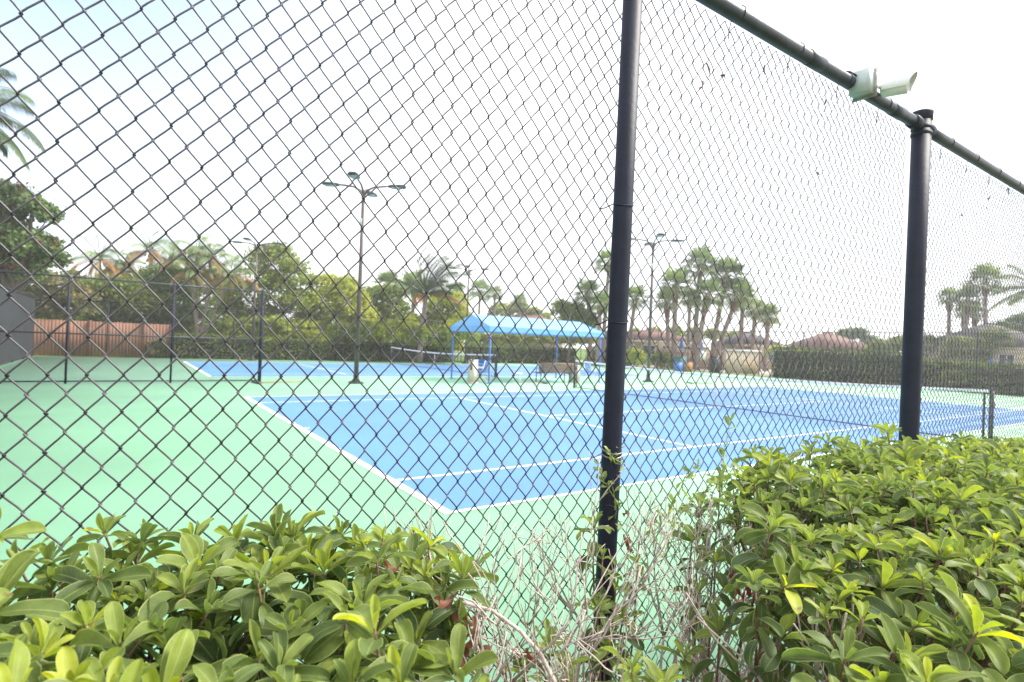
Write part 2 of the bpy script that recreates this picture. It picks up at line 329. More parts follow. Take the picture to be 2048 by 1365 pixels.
for px, r, nm, top in ((PX1, 0.0315, 'line_post', ZT-.01), (PX2, 0.047, 'terminal_post', ZT+.068), (PX1-2.45, 0.0315, 'line_post', ZT-.01), (PX2+2.45, 0.0315, 'line_post', ZT-.01), (PX2+4.9, 0.0315, 'line_post', ZT-.01)):
    po = MB().tube([(px+lean(z), FY, z) for z in (-.1, 1.0, 2.0, top)], r, 40).build(nm, 'vinyl', fence, smooth=False)
    me = po.data; me.polygons.foreach_set('use_smooth', [len(p.vertices) == 4 for p in me.polygons])
    if nm == 'terminal_post':
        MB().lathe([(r+.001, -.045), (r+.004, -.043), (r+.004, -.012), (r+.006, -.004), (r+.005, .006), (r*.6, .010), (0, .012)], (px+lean(top), FY, top), 32).build('post_cap', 'vinyl', po, smooth=True)
        for z in (top-.085, top-.118):
            MB().lathe([(r+.0005, -.010), (r+.0045, -.009), (r+.0045, .009), (r+.0005, .010)], (px+lean(z), FY, z), 32).build('tension_band', 'vinyl', po, smooth=False)
    else:
        for z in ((0.55, 1.31, 1.74, 2.115) if px == PX1 else (0.6, 1.25, 1.9, 2.5)):
            th = np.linspace(-2.0, 2.0, 16)+math.pi/2
            ring = [(px+lean(z)+(r+.0025)*math.cos(t), FY-(r+.0025)*math.sin(t), z+.006*math.cos(t*1.5)) for t in th]
            pts = [(px-.066, MESHY-.001, z-.014), (px-.05, MESHY-.006, z-.010)] + ring[::-1] + [(px+.038, MESHY-.002, z+.004)]
            MB().tube(pts, 0.0021, 5).build('tie_wire', 'tie' if abs(z-1.31) < .01 else 'vinyl', po, smooth=True)
            if abs(z-1.31) < .01:
                MB().tube([(a_, b_, c_+.008+.01*k/16) for k, (a_, b_, c_) in enumerate(ring)], 0.0021, 5).build('tie_wire', 'tie', po, smooth=True)
# rails
rz_ = ZT-.005
def rail(xa, xb):
    xs = np.linspace(xa, xb, 24)
    return [(x, FY, rz_ - 0.004*math.sin((x-xa)/(xb-xa)*math.pi)) for x in xs]
for xa, xb in ((FX0-.3, PX2-.048), (PX2+.048, FX1)):
    ro = MB().tube(rail(xa, xb), 0.0295, 24).build('top_rail', 'rail', fence, smooth=True)
    for k, x in enumerate(np.arange(xa+.35, xb-.1, 0.42)):
        ring = [(x+.004*math.sin(t), FY+.0315*math.cos(t), rz_+.0315*math.sin(t)) for t in np.linspace(-1.9, 2.4, 14)+math.pi/2]
        ring = [(x-.012, MESHY-.002, rz_-.085), (x-.006, FY+.036, rz_-.05)] + ring
        MB().tube(ring, 0.002, 5).build('tie_wire', 'vinyl', ro, smooth=True)
    for x in ((xb-.035,) if xa < PX1 else (xa+.035,)):
        MB().lathe([(.030, -.04), (.036, -.037), (.038, 0), (.036, .037), (.030, .04)], (x, FY, rz_), 20, axis=(1, 0, 0)).build('rail_end_cup', 'vinyl', ro, smooth=True)
# sleeve couplings on the rail
for x in (CAM[0]+2.45, CAM[0]+3.28):
    MB().lathe([(.0300, -.06), (.0325, -.058), (.0325, .058), (.0300, .06)], (x, FY, rz_), 24, axis=(1, 0, 0)).build('rail_sleeve', 'rail', fence, smooth=False)
# tension wire low down, and bits of dead vine caught in the mesh
MB().tube([(FX0, MESHY+.006, .06), (FX1, MESHY+.006, .06)], 0.0022, 6).build('tension_wire', 'vinyl', fence)
# cable laid on top of the rail, running to the security camera
cx = CAM[0]+2.80
pts = [(x, FY+.012+.006*math.sin(x*9), rz_+.031+.004*abs(math.sin(x*5.1))) for x in np.linspace(FX0, cx-.12, 40)] + [(cx-.06, FY-.015, rz_+.036), (cx-.03, FY-.03, rz_+.02)]
tag(MB().tube(pts, 0.0042, 6).build('power_cable', 'vinyl', smooth=True), 'thin black cable lying along the top rail up to the white security camera', 'cable')
debris = MB()
for k in range(12):
    x = CAM[0] + (rng.uniform(1.5, 3.3) if k % 2 else rng.uniform(4.0, 6.6)); z = ZT - abs(rng.normal(0.12, .16)) - .03
    p = np.array([x, MESHY-.004, z]); q = [p]
    for j in range(4): q.append(q[-1] + np.array([rng.normal(0, .008), rng.normal(0, .004), rng.normal(-.004, .008)]))
    debris.tube(q, [0.0035, .003, .0045, .002, .001], 5)
tag(debris.build('dried_vine_bits', 'stem'), 'scraps of dead vine caught in the mesh just under the top rail', 'plant debris', kind='stuff')

# ---- security camera on its junction box
sc_t = thing('security_camera', 'white bullet security camera on a square junction box on the fence rail', 'security camera', (cx, FY, rz_-.042))
bo = MB().box((0, -.04, .032), (.060, .085, .105)).build('junction_box', 'boxgreen', sc_t)
MB().box((.0345, -.04, .032), (.008, .104, .128)).build('mounting_plate', 'tie', bo)
MB().lathe([(.036, 0), (.038, .006), (.036, .014), (.026, .020), (.020, .028), (.013, .034)], (.0387, -.04, .026), 28, axis=(1, 0, .05)).build('mount_base', 'camwhite', sc_t, smooth=True)
MB().tube([(.066, -.04, .028), (.088, -.042, .034), (.115, -.047, .050), (.15, -.050, .060), (.185, -.050, .063), (.205, -.056, .062)], [.015, .014, .013, .011, .010, .009], 14).build('arm', 'camwhite', sc_t, smooth=True)
MB().lathe([(0, -.020), (.013, -.015), (.020, 0), (.013, .015), (0, .020)], (.108, -.045, .046), 16, axis=(1, -.1, .4)).build('swivel_joint', 'camwhite', sc_t, smooth=True)
dr = nrm(np.array([.24, -.96, -.03])); c0 = np.array([.205, -.050, .062])
MB().lathe([(0, -.012), (.030, -.012), (.038, -.004), (.041, .01), (.043, .096), (.040, .10), (.036, .096), (.036, .078)], c0, 32, axis=dr).build('housing', 'camwhite', sc_t, smooth=True)
sh = MB(); sa = nrm(np.cross(dr, [0, 0, 1])); su = np.cross(sa, dr)
for k in range(2):
    rr = .0455 + .0018*k; th = np.linspace(-.45, math.pi+.45, 22); n_ = len(th)
    V = [c0 + dr*(h - (.024*(1-max(0, math.sin(t))) if h > 0 else 0)) + rr*(math.cos(t)*sa + math.sin(t)*su) for h in (-.004, .132) for t in th]
    sh.add(V, np.array([[i, i+1, i+n_+1, i+n_] for i in range(n_-1)]))
sh.build('sun_shield', 'camwhite', sc_t, smooth=True)
MB().lathe([(0, .0), (.0355, .0)], c0+dr*.08, 28, axis=dr).build('lens_glass', 'glass', sc_t)

# ================================================================== OTHER FENCES
def straight_fence(name, label, A, B, h, step, parts_mid=True, wire=0.0035, r=0.03, endr=None, cell=0.075, screen=False, zb=0.04, bottom=False, m='farwire'):
    A = np.array(A, float); B = np.array(B, float); Ln = np.linalg.norm(B-A); d = (B-A)/Ln
    t = thing(name, label, 'fence', (0, 0, 0))
    mb = MB(); n = int((Ln+h)/cell)
    nrmv = np.array([-d[1], d[0], 0])*wire*.5; V = []; Fc = []; k = 0
    for sgn in (1, -1):
        for i in range(n+1):
            s0 = i*cell - (h if sgn == 1 else 0); s1 = s0 + sgn*h*1.0
            za, zb_ = zb, h
            lo, hi = (s0, s1)
            # clip the diagonal to the panel
            def cl(s_, z_): return s_, z_
            pts = []
            a, b_ = (lo, za), (hi, zb_)
            ta = 0.0; tb = 1.0
            for (p0, p1) in ((a[0], b_[0]),):
                dd = p1-p0
                for lim, side in ((0, 1), (Ln, -1)):
                    tt = (lim-p0)/dd
                    if side*dd > 0: ta = max(ta, tt)
                    else: tb = min(tb, tt)
            if ta >= tb: continue
            q0 = (a[0]+(b_[0]-a[0])*ta, a[1]+(b_[1]-a[1])*ta); q1 = (a[0]+(b_[0]-a[0])*tb, a[1]+(b_[1]-a[1])*tb)
            p0 = np.array([A[0]+d[0]*q0[0], A[1]+d[1]*q0[0], q0[1]]); p1 = np.array([A[0]+d[0]*q1[0], A[1]+d[1]*q1[0], q1[1]])
            off = np.array([d[0]*wire*.5, d[1]*wire*.5, 0])
            V += [p0-off, p0+off, p0+nrmv*1.7, p1-off, p1+off, p1+nrmv*1.7]
            Fc += [[k, k+1, k+4, k+3], [k+1, k+2, k+5, k+4], [k+2, k, k+3, k+5]]; k += 6
    mb.add(V, np.array(Fc)); mb.build('mesh', m, t)
    ps = np.arange(0, Ln+.01, step)
    for i, s_ in enumerate(ps):
        p = A + d*s_; e = (i in (0, len(ps)-1)) and endr
        MB().tube([(p[0], p[1], -.05), (p[0], p[1], h+.03)], endr if e else r, 12).build('post', 'vinyl', t)
    for z in ([h] + ([h*.47] if parts_mid else []) + ([0.07] if bottom else [])):
        MB().tube([(A[0], A[1], z), (B[0], B[1], z)], .022, 8).build('rail', 'rail', t)
    return t
straight_fence('chain_link_fence', 'black chain-link divider fence between the two courts at left, ending in a thick post', (X0, 15.6), (1.18, 15.6), 3.05, 2.56, True, .0035, .03, .055, bottom=True)
fl = straight_fence('chain_link_fence', 'fence at the far left edge hung with dark windscreen cloth', (X0, Y1), (X0, FY), 3.05, 3.03, True, .0035, .03, .05)
sb = MB(); ny = 90
V = []; 
for j in range(6):
    for i in range(ny+1):
        y = Y1-.1 - (Y1-FY-.2)*i/ny; z = .08+2.9*j/5
        V.append((X0+.035+.012*math.sin(i*1.7+j)+.008*math.sin(i*.6), y, z - (.05*abs(math.sin(i*math.pi/8)) if j == 5 else 0)))
sb.add(V, np.array([[j*(ny+1)+i, j*(ny+1)+i+1, (j+1)*(ny+1)+i+1, (j+1)*(ny+1)+i] for j in range(5) for i in range(ny)])); sb.build('windscreen', 'screen', fl, smooth=True)
straight_fence('chain_link_fence', 'long chain-link fence behind the far court in front of the clipped hedge', (X0, Y1), (X1, Y1), 3.05, 3.115, False, .004, .028, .04, cell=.09)
straight_fence('chain_link_fence', 'tall chain-link fence along the right end of the courts beyond the nets', (X1, Y1), (X1, FY), 3.15, 3.04, False, .004, .03, .04, cell=.09)

# cedar board fence behind the far left corner
wf = thing('board_fence', 'reddish brown vertical board fence behind the far left corner of the courts', 'fence', (0, 0, 0))
for (a_, b_) in (((-7.9, 34.6), (-4.2, 34.4)), ((-4.15, 34.35), (-1.65, 34.2)), ((-1.6, 34.2), (-.3, 34.1))):
    A = np.array(a_); B = np.array(b_); n_ = int(np.linalg.norm(B-A)/.15); mb = MB()
    for i in range(n_):
        p = A+(B-A)*(i+.5)/n_
        mb.box((p[0], p[1]+rng.normal(0, .002), .97+rng.normal(0, .008)), (.1498, .022, 1.94), math.atan2(*(B-A)[::-1]))
    mb.build('board_panel', 'wood', wf)
    MB().box((B[0], B[1]-.05, 1.0), (.1, .1, 2.0)).build('fence_post', 'wood', wf)

# ================================================================== VEGETATION TOOLS
def cards(n, P, Nrm, size, tone, elong=1.6, fold=0.25):
    """n small folded leaf-clump faces at P facing Nrm"""
    a = nrm(np.cross(Nrm, nrm(rng.normal(size=(n, 3))))); b_ = np.cross(Nrm, a)
    s = size[:, None]
    p0 = P - a*s*elong/2; p2 = P + a*s*elong/2; p1 = P - b_*s/2 + Nrm*s*fold; p3 = P + b_*s/2 + Nrm*s*fold
    V = np.stack([p0, p1, p2, p3], 1).reshape(-1, 3)
    i = np.arange(n)[:, None]*4
    return V, np.concatenate([i+np.array([[0, 1, 2]]), i+np.array([[0, 2, 3]])]), np.repeat(tone, 4)
def blob_leaves(mb, blobs, n, size, clump=0.4, per=26, tone0=0.5, flat=1.0):
    wts = np.array([b_[3]**2 for b_ in blobs]); wts /= wts.sum(); nc = max(1, n//per)
    bi = rng.choice(len(blobs), nc, p=wts); B = np.array([b_[:3] for b_ in blobs])[bi]; rr = np.array([b_[3] for b_ in blobs])[bi]
    dv = nrm(rng.normal(size=(nc, 3))); dv[:, 2] = np.where(dv[:, 2] < -.5, -dv[:, 2], dv[:, 2])
    c = B + dv*(rr*(1-np.abs(rng.normal(0, .22, nc))))[:, None]*np.array([1, 1, flat])
    ct = np.clip(tone0 + rng.normal(0, .22, nc), 0, 1)
    P = np.repeat(c, per, 0) + rng.normal(size=(nc*per, 3))*clump*np.array([.5, .5, .36])
    nv = nrm(np.repeat(dv, per, 0)*.7 + rng.normal(size=(nc*per, 3))*.75 + np.array([0, 0, .35]))
    t = np.clip(np.repeat(ct, per) + rng.normal(0, .12, nc*per), 0, 1)
    V, Fc, T = cards(nc*per, P, nv, size*rng.uniform(.6, 1.35, nc*per), t)
    mb.add(V, Fc, T)
def trunk_curve(p, q, r0, r1, k=6, wob=.06):
    p = np.array(p, float); q = np.array(q, float); t = np.linspace(0, 1, k)
    P = p+(q-p)*t[:, None]; ln_ = np.linalg.norm(q-p); P[1:-1] += rng.normal(0, wob*ln_/k, (k-2, 3))
    return P, r0+(r1-r0)*t
def tree(label, base, h, blobs, n, size, m='fol_mid', tr=.16, name='broadleaf_tree', clump=.45, tone0=.5, group='trees beyond the courts', per=26, flowers=0, flat=.85):
    t = thing(name, label, 'tree', tuple(base), 0, group)
    tb = MB(); fork = np.array([rng.normal(0, .15), rng.normal(0, .15), h*.38])
    P, rr = trunk_curve((0, 0, -.1), fork, tr, tr*.75); tb.tube(P, rr, 9)
    for (x, y, z, r_) in blobs:
        P, rr = trunk_curve(fork, (x, y, z), tr*.55, tr*.12, 7, .25); tb.tube(P, rr, 6)
        for k in range(4):
            q = np.array([x, y, z])+nrm(rng.normal(size=3))*r_*.8; P2, rr2 = trunk_curve(P[4], q, tr*.2, tr*.04, 5, .25); tb.tube(P2, rr2, 5)
    tb.build('trunk', 'bark', t, smooth=True)
    cb = MB(); blob_leaves(cb, blobs, n, size, clump, per, tone0, flat); cb.build('crown', m, t)
    if flowers:
        fb = MB(); blob_leaves(fb, [(x, y, z+r_*.1, r_*1.02) for x, y, z, r_ in blobs], flowers, size*.8, clump*.9, 22, .5, flat); tag(fb.build('flowers', 'fol_red', t), kind='stuff')
    return t
def blobs_at(base, D, lst):
    """crown lobes given by column, row and radius of what the photo shows, at depth D (+offset)"""
    r_ = []
    for (px, py, rp, *dd) in lst:
        d2 = D + (dd[0] if dd else 0); p = at(px, d2, hgt(px, py, d2)); r_.append((*(p-np.array(base)), rp*D/F))
    return r_
def ptree(label, px, D, lst, n, size, **k):
    base = at(px, D, 0); h = hgt(px, min(a[1] for a in lst), D); return tree(label, base, h, blobs_at(base, D, lst), n, size, **k)

def fan_crown(mb, c, R_, nf, lean_=(0, 0), tone0=.55, seg=15):
    for k in range(nf):
        az = k*2.39996 + rng.normal(0, .15); el = math.asin(np.clip(1 - 1.62*(k+.5)/nf, -.85, 1)) + rng.normal(0, .08)
        dv = np.array([math.cos(az)*math.cos(el)+lean_[0], math.sin(az)*math.cos(el)+lean_[1], math.sin(el)]); dv = nrm(dv)
        pl = R_*rng.uniform(.38, .52); tip = c + dv*pl + np.array([0, 0, -.04*R_])
        mb.tube([c, c+dv*pl*.5+np.array([0, 0, .04]), tip], [.02, .016, .012], 4, cap=False, tone=np.clip(tone0+.2, 0, 1))
        sd_ = nrm(np.cross(dv, [0, 0, 1.0])+1e-6); upv = np.cross(sd_, dv); br = R_*rng.uniform(.52, .64); tn = np.clip(tone0+rng.normal(0, .2), 0, 1)
        V = []; Fc = []; j = 0
        for s_ in np.linspace(-1.9, 1.9, seg):
            q = dv*math.cos(s_) + sd_*math.sin(s_); q = nrm(q + upv*.28*abs(math.sin(s_)))
            ln_ = br*(1-.10*abs(s_))*rng.uniform(.85, 1.1); wd = nrm(np.cross(q, upv))*ln_*.060
            m_ = tip + q*ln_*.55 + np.array([0, 0, -.02*R_]); e_ = tip + q*ln_ + np.array([0, 0, -ln_*rng.uniform(.12, .42)])
            V += [tip, m_-wd, m_+wd, e_]; Fc += [[j, j+1, j+2], [j+1, j+3, j+2]]; j += 4
        mb.add(V, np.array(Fc), tn)
def fan_palm(label, px, D, py, R_=1.25, base_px=None, tr=.17, boots=.8, nf=34, group='cabbage palms', tone0=.55, bz=0.0, skirt=1.0):
    b_ = at(px if base_px is None else base_px, D, bz); top = at(px, D, hgt(px, py, D))
    t = thing('fan_palm', label, 'palm tree', tuple(b_), 0, group); h = top-b_
    k = 9; tt = np.linspace(0, 1, k); P = np.outer(tt, h); P[:, :2] = np.outer(tt**1.5, h[:2])
    r_ = tr*(1.15-.25*tt) + rng.normal(0, .004, k)
    MB().tube(P, r_, 12).build('trunk', 'palmbark', t, smooth=True)
    bt = MB(); z0 = 1-boots/h[2]
    for i in range(70):                                     # old leaf bases standing off the upper trunk
        f = rng.uniform(z0, 1.0); p = np.array([h[0]*f**1.5, h[1]*f**1.5, h[2]*f]); az = i*2.4
        o = np.array([math.cos(az), math.sin(az), 0]); rr = tr*(1.0+.5*(f-z0)/(1-z0+1e-6))
        bt.tube([p+o*tr*.7+np.array([0, 0, -.08]), p+o*rr+np.array([0, 0, .04]), p+o*(rr+.06)+np.array([0, 0, .17])], [.035, .04, .012], 4)
    bt.tube([np.array([h[0]*f**1.5, h[1]*f**1.5, h[2]*f]) for f in np.linspace(z0, 1, 5)], [tr*1.0, tr*1.25, tr*1.45, tr*1.4, tr*.8], 10)
    bt.build('leaf_boots', 'boot', t)
    cb = MB(); fan_crown(cb, h+np.array([0, 0, .1]), R_, nf, tone0=tone0); cb.build('crown', 'palm', t)
    return t
def feather(mb, c, dv, ln_, droop, wind, nl=34, tone=.5, lw=.04, ll=.62):
    dv = nrm(np.array(dv, float)); P = []; p = np.array(c, float); d = dv.copy(); k = 14
    for i in range(k): P.append(p.copy()); p = p + d*ln_/(k-1); d = nrm(d + np.array([wind[0], wind[1], -droop])/(k-1)*(.3+1.5*i/k))
    P = np.array(P); mb.tube(P, np.linspace(.028, .005, k), 4, cap=False, tone=min(1, tone+.2))
    tt = np.linspace(.12, .99, nl); V = []; Fc = []; j = 0
    for s_ in tt:
        x = s_*(k-1); i = min(int(x), k-2); q = P[i]+(P[i+1]-P[i])*(x-i); T = nrm(P[i+1]-P[i]); S = nrm(np.cross(T, [0, 0, 1.]))
        le = ll*math.sin(math.pi*(.12+.8*s_))**.6*rng.uniform(.85, 1.1)
        for sg in (-1, 1):
            ld = nrm(T*.75 + S*sg*.8 + np.array([wind[0]*.5, wind[1]*.5, -.35*droop-.1])); wv = nrm(np.cross(ld, [0, 0, 1.]))*lw*.5
            m_ = q+ld*le*.5; e_ = q+ld*le+np.array([wind[0]*.2*le, wind[1]*.2*le, -le*.32])
            V += [q, m_-wv, m_+wv, e_]; Fc += [[j, j+1, j+2], [j+1, j+3, j+2]]; j += 4
    mb.add(V, np.array(Fc), np.clip(tone+rng.normal(0, .05), 0, 1))
def feather_palm(label, base, top, nf=20, ln_=2.6, droop=1.3, wind=(0, 0), tr=.14, name='feather_palm', m='palm', tone=.5, dead=0, group=None, stems=None, ll=.62, lw=.045, nl=34, el0=1.35, el1=-.4):
    t = thing(name, label, 'palm tree', tuple(base), 0, group); base = np.array(base); tops = stems or [top]
    tb = MB(); cb = MB(); db = MB()
    for q in tops:
        h = np.array(q)-base; tt = np.linspace(0, 1, 8); P = np.outer(tt, h); P[:, :2] = np.outer(tt**1.4, h[:2])
        if stems: P[:, :2] += rng.normal(0, .1, 2)
        tb.tube(P, tr*(1.1-.35*tt), 10)
        for k in range(nf):
            az = k*2.39996+rng.normal(0, .2); el = el0 + (el1-el0)*(k+.5)/nf + rng.normal(0, .1)
            dv = (math.cos(az)*math.cos(el), math.sin(az)*math.cos(el), math.sin(el))
            isd = dead and k >= nf-dead
            feather(db if isd else cb, h, dv, ln_*rng.uniform(.8, 1.1), droop*(1.4 if isd else 1), wind, nl, tone=(rng.uniform(.4, 1) if isd else np.clip(tone+rng.normal(0, .2), 0, 1)), ll=ll, lw=lw)
    tb.build('trunk', 'palmbark', t, smooth=True); cb.build('crown', m, t)
    if db.v: db.build('dead_fronds', 'palmor', t)
    return t
def box_hedge(name, label, A, B, wd, h, dens=170, size=.085, m='fol_hedge', tone0=.55, group=None, core=True, hv=.05, cat='hedge'):
    A = np.array(A, float); B = np.array(B, float); Ln = np.linalg.norm(B-A); d = (B-A)/Ln; nv = np.array([-d[1], d[0]])
    t = thing(name, label, cat, (A[0], A[1], 0), 0, group); rz = math.atan2(d[1], d[0])
    if core: MB().box(((B-A)[0]/2, (B-A)[1]/2, (h-.14)/2), (Ln-.14, wd-.22, h-.14), rz).build('dark_core', 'core', t)  # dark filler block, interior shade put into its colour
    mb = MB()
    def face(n, s_, w_, z_, nn):
        hh = h + hv*np.sin(s_*1.3)*.5 + hv*np.sin(s_*.37+1); z2 = np.where(z_ >= 0, z_*hh, 0)
        P = np.stack([d[0]*s_+nv[0]*w_, d[1]*s_+nv[1]*w_, z2], 1) + rng.normal(0, .035, (n, 3))
        N_ = nrm(np.broadcast_to(nn, (n, 3))*.9 + rng.normal(size=(n, 3))*.6)
        clump = .16*np.sin(s_*2.1+3*z_)+.10*np.sin(s_*5.3+w_*4+z_*7)
        V, Fc, T = cards(n, P, N_, size*rng.uniform(.6, 1.4, n), np.clip(tone0+clump+rng.normal(0, .2, n), 0, 1)); mb.add(V, Fc, T)
    for sg in (-1, 1):
        n = int(Ln*h*dens); face(n, rng.uniform(0, Ln, n), np.full(n, sg*(wd/2-.04)), rng.uniform(0.0, 1, n), (nv[0]*sg, nv[1]*sg, .2))
    n = int(Ln*wd*dens*1.2); face(n, rng.uniform(0, Ln, n), rng.uniform(-wd/2, wd/2, n), np.full(n, 1.0), (0, 0, 1))
    for s0 in (0, Ln):
        n = int(wd*h*dens); face(n, np.full(n, s0), rng.uniform(-wd/2, wd/2, n), rng.uniform(0, 1, n), (d[0]*(1 if s0 else -1), d[1]*(1 if s0 else -1), .2))
    mb.build('foliage', m, t); return t
def pt(px, py, D):
    """world point at photo column/row and viewing depth D"""
    return CAM + D*(fw + r2*(px-1024)/F + u2*(682.5-py)/F)
def blobs_at(base, D, lst):
    return [(*(pt(a[0], a[1], D+(a[3] if len(a) > 3 else 0))-np.array(base)), a[2]*D/F) for a in lst]
def onY(px, Y):
    u = (px-1024)/F; dx = math.cos(YAW)+u*math.sin(YAW); dy = math.sin(YAW)-u*math.cos(YAW); return CAM[0]+(Y-CAM[1])/dy*dx
def onX(px, X):
    u = (px-1024)/F; dx = math.cos(YAW)+u*math.sin(YAW); dy = math.sin(YAW)-u*math.cos(YAW); return CAM[1]+(X-CAM[0])/dx*dy

# ================================================================== HEDGES BEYOND THE FENCES
box_hedge('clipped_hedge', 'long low clipped hedge behind the far court, left of the blue canopy', (-.25, 34.2), (onY(902, 34.2), 34.2), 1.0, 1.32, 150, .085)
box_hedge('clipped_hedge', 'clipped hedge seen under the blue canopy between two strips of lawn', (onY(938, 34.2), 34.2), (onY(1146, 34.2), 34.2), 1.0, 1.38, 120, .09)
box_hedge('clipped_hedge', 'short hedge piece at the far court corner left of the thin fence post', (onY(1180, 34.2), 34.2), (35.5, 34.2), 1.0, 1.5, 120, .09)
box_hedge('clipped_hedge', 'dark tall clipped hedge behind the right fence, left of the thick post', (35.9, 17.6), (35.9, 8.6), 1.3, 2.02, 130, .09, tone0=.28)
box_hedge('clipped_hedge', 'olive hedge behind the net end at the right edge', (36.2, 8.7), (36.2, -1.0), 1.3, 1.5, 130, .09, tone0=.6)
def bush(label, base, r_, h, n, m='fol_mid', tone0=.5, flowers=0, size=.09):
    t = thing('bush', label, 'bush', (base[0], base[1], 0)); mb = MB()
    bl = [(rng.normal(0, r_*.3), rng.normal(0, r_*.3), h*rng.uniform(.3, .6), r_*rng.uniform(.6, .8)) for _ in range(5)] + [(0, 0, h*.4, r_)]
    bl = [(x, y, min(z, h-q), q) for x, y, z, q in bl]
    blob_leaves(mb, bl, n, size, .16, 22, tone0, .9); mb.build('foliage', m, t)
    sb_ = MB()
    for k in range(7): P, rr = trunk_curve((0, 0, 0), (*rng.normal(0, r_*.4, 2), h*.7), .02, .006); sb_.tube(P, rr, 5)
    sb_.build('stems', 'stem', t)
    if flowers: fb = MB(); blob_leaves(fb, bl, flowers, size*.8, .12, 10, .5, .9); tag(fb.build('flowers', 'fol_red', t), kind='stuff')
    return t
bush('pale green rounded bush just right of the foreground line post, behind the right fence', at(1275, 45.5), .85, 1.9, 3500, 'fol_lime')
bush('dark bush beside the base of the light pole behind the right fence', at(1325, 46), 1.0, 1.5, 3000, 'fol_hedge')
bush('low dark bush left of the teal bin behind the right fence', at(1238, 47), 1.0, 1.6, 3000, 'fol_dark')
bush('lime bush growing above the dark hedge near the pale blue board', at(1578, 43.5), 1.15, 3.0, 5200, 'fol_lime', .55)
bush('green bush beside the lime one above the dark hedge', at(1612, 45), .8, 2.5, 2600, 'fol_mid', .6)
bush('shrub with red flowers behind the right fence near the net post', at(1912, 31.5), .75, 1.35, 3000, 'fol_mid', .5, 260)
bush('second red-flowering shrub, nearer the right edge', at(1992, 30.8), .7, 1.3, 3000, 'fol_mid', .55, 200)
bush('small bush with orange-tinged leaves in front of the cedar board fence', at(315, 33.0)*1.0, .7, 1.15, 2200, 'palmor', .1)
bush('green strappy bush where the cedar fence falls into shade', at(150, 32.0), .8, 1.9, 3200, 'fol_mid', .6)

# ================================================================== TREES BEYOND THE COURTS
G = 'trees beyond the courts'
ptree('big dark tree with red blossom rising at the left edge', 15, 27, [(10, 395, 48), (62, 425, 42), (-45, 420, 60), (5, 470, 52), (62, 495, 48), (-40, 500, 60), (98, 520, 32, 2), (20, 540, 50)], 19000, .13, m='fol_dark', tone0=.6, flowers=1500, clump=.34, tr=.3, flat=.6, name='flame_tree')
ptree('olive brown tree under the big dark tree by the windscreen', 95, 33, [(60, 575, 48), (125, 575, 42), (90, 615, 48), (150, 610, 40), (20, 610, 50)], 9000, .13, m='palmor', tone0=.12, clump=.4)
ptree('green tree behind the cedar board fence', 225, 36, [(190, 600, 42), (245, 590, 36), (285, 610, 36), (215, 628, 34)], 9000, .13, m='fol_mid', tone0=.35)
ptree('shadowy tree between the cedar fence and the thin white palm stems', 330, 38, [(330, 560, 38), (300, 600, 36), (355, 600, 40), (330, 640, 36), (385, 640, 34)], 9500, .13, m='fol_dark', tone0=.75)
ptree('tall pale tree far behind the orange-fronded palms', 300, 58, [(170, 580, 30), (225, 565, 32), (285, 570, 34), (345, 560, 34), (405, 575, 36), (455, 580, 36), (250, 610, 34), (370, 610, 36), (440, 620, 34)], 13000, .18, m='fol_mid', tone0=.6, clump=.5)
ptree('tall feathery green tree left of the near light pole', 540, 42, [(520, 520, 30), (560, 520, 36), (590, 555, 36), (520, 565, 42), (560, 590, 45), (480, 590, 38), (460, 635, 40), (520, 645, 45), (600, 610, 40)], 15000, .14, m='fol_mid', tone0=.6)
ptree('yellow-green tree directly behind the near light pole', 665, 43, [(650, 575, 30), (690, 575, 26), (640, 615, 42), (700, 610, 38), (610, 650, 34), (670, 650, 42), (725, 645, 36)], 13000, .14, m='fol_lime', tone0=.6)
ptree('darker green tree right of the near light pole', 765, 46, [(745, 600, 30), (785, 595, 30), (740, 635, 36), (790, 635, 38), (765, 660, 36)], 10000, .14, m='fol_mid', tone0=.45)
ptree('bright tree filling in right of the coconut palm', 895, 48, [(880, 615, 30), (912, 610, 24), (870, 650, 32), (915, 645, 32), (820, 655, 32)], 10000, .14, m='fol_lime', tone0=.45)
ptree('pale distant tree above the brown roof', 1015, 88, [(1000, 625, 22), (1035, 622, 22), (1065, 632, 20), (1090, 640, 14)], 5000, .24, m='fol_mid', tone0=.7)
ptree('round dark green tree left of the foreground line post', 1135, 50, [(1125, 620, 20), (1155, 625, 22), (1140, 645, 24), (1175, 645, 22)], 8000, .13, m='fol_mid', tone0=.35)
ptree('low trees seen over the pool building between the light pole and palms', 1330, 75, [(1270, 672, 14), (1310, 668, 14), (1350, 668, 16), (1390, 670, 16), (1430, 672, 16), (1470, 676, 14)], 6000, .2, m='fol_lime', tone0=.4)
ptree('small dark tree behind the brown hip roof, right of centre', 1705, 78, [(1690, 672, 13), (1715, 670, 14), (1738, 682, 12)], 4000, .2, m='fol_dark', tone0=.6)
ptree('dense tree behind the thick terminal post', 1840, 60, [(1760, 698, 18), (1800, 692, 20), (1850, 690, 22), (1895, 695, 22)], 8000, .16, m='fol_mid', tone0=.35)
ptree('spreading tree left of the right-hand house', 1940, 52, [(1915, 700, 26), (1955, 695, 26), (1985, 680, 26), (1900, 730, 22), (1950, 728, 24)], 9000, .15, m='fol_mid', tone0=.3)
ptree('dark tree over the house roof at the right edge', 2045, 60, [(2010, 665, 24), (2045, 655, 30), (2080, 660, 30)], 7000, .16, m='fol_dark', tone0=.6)
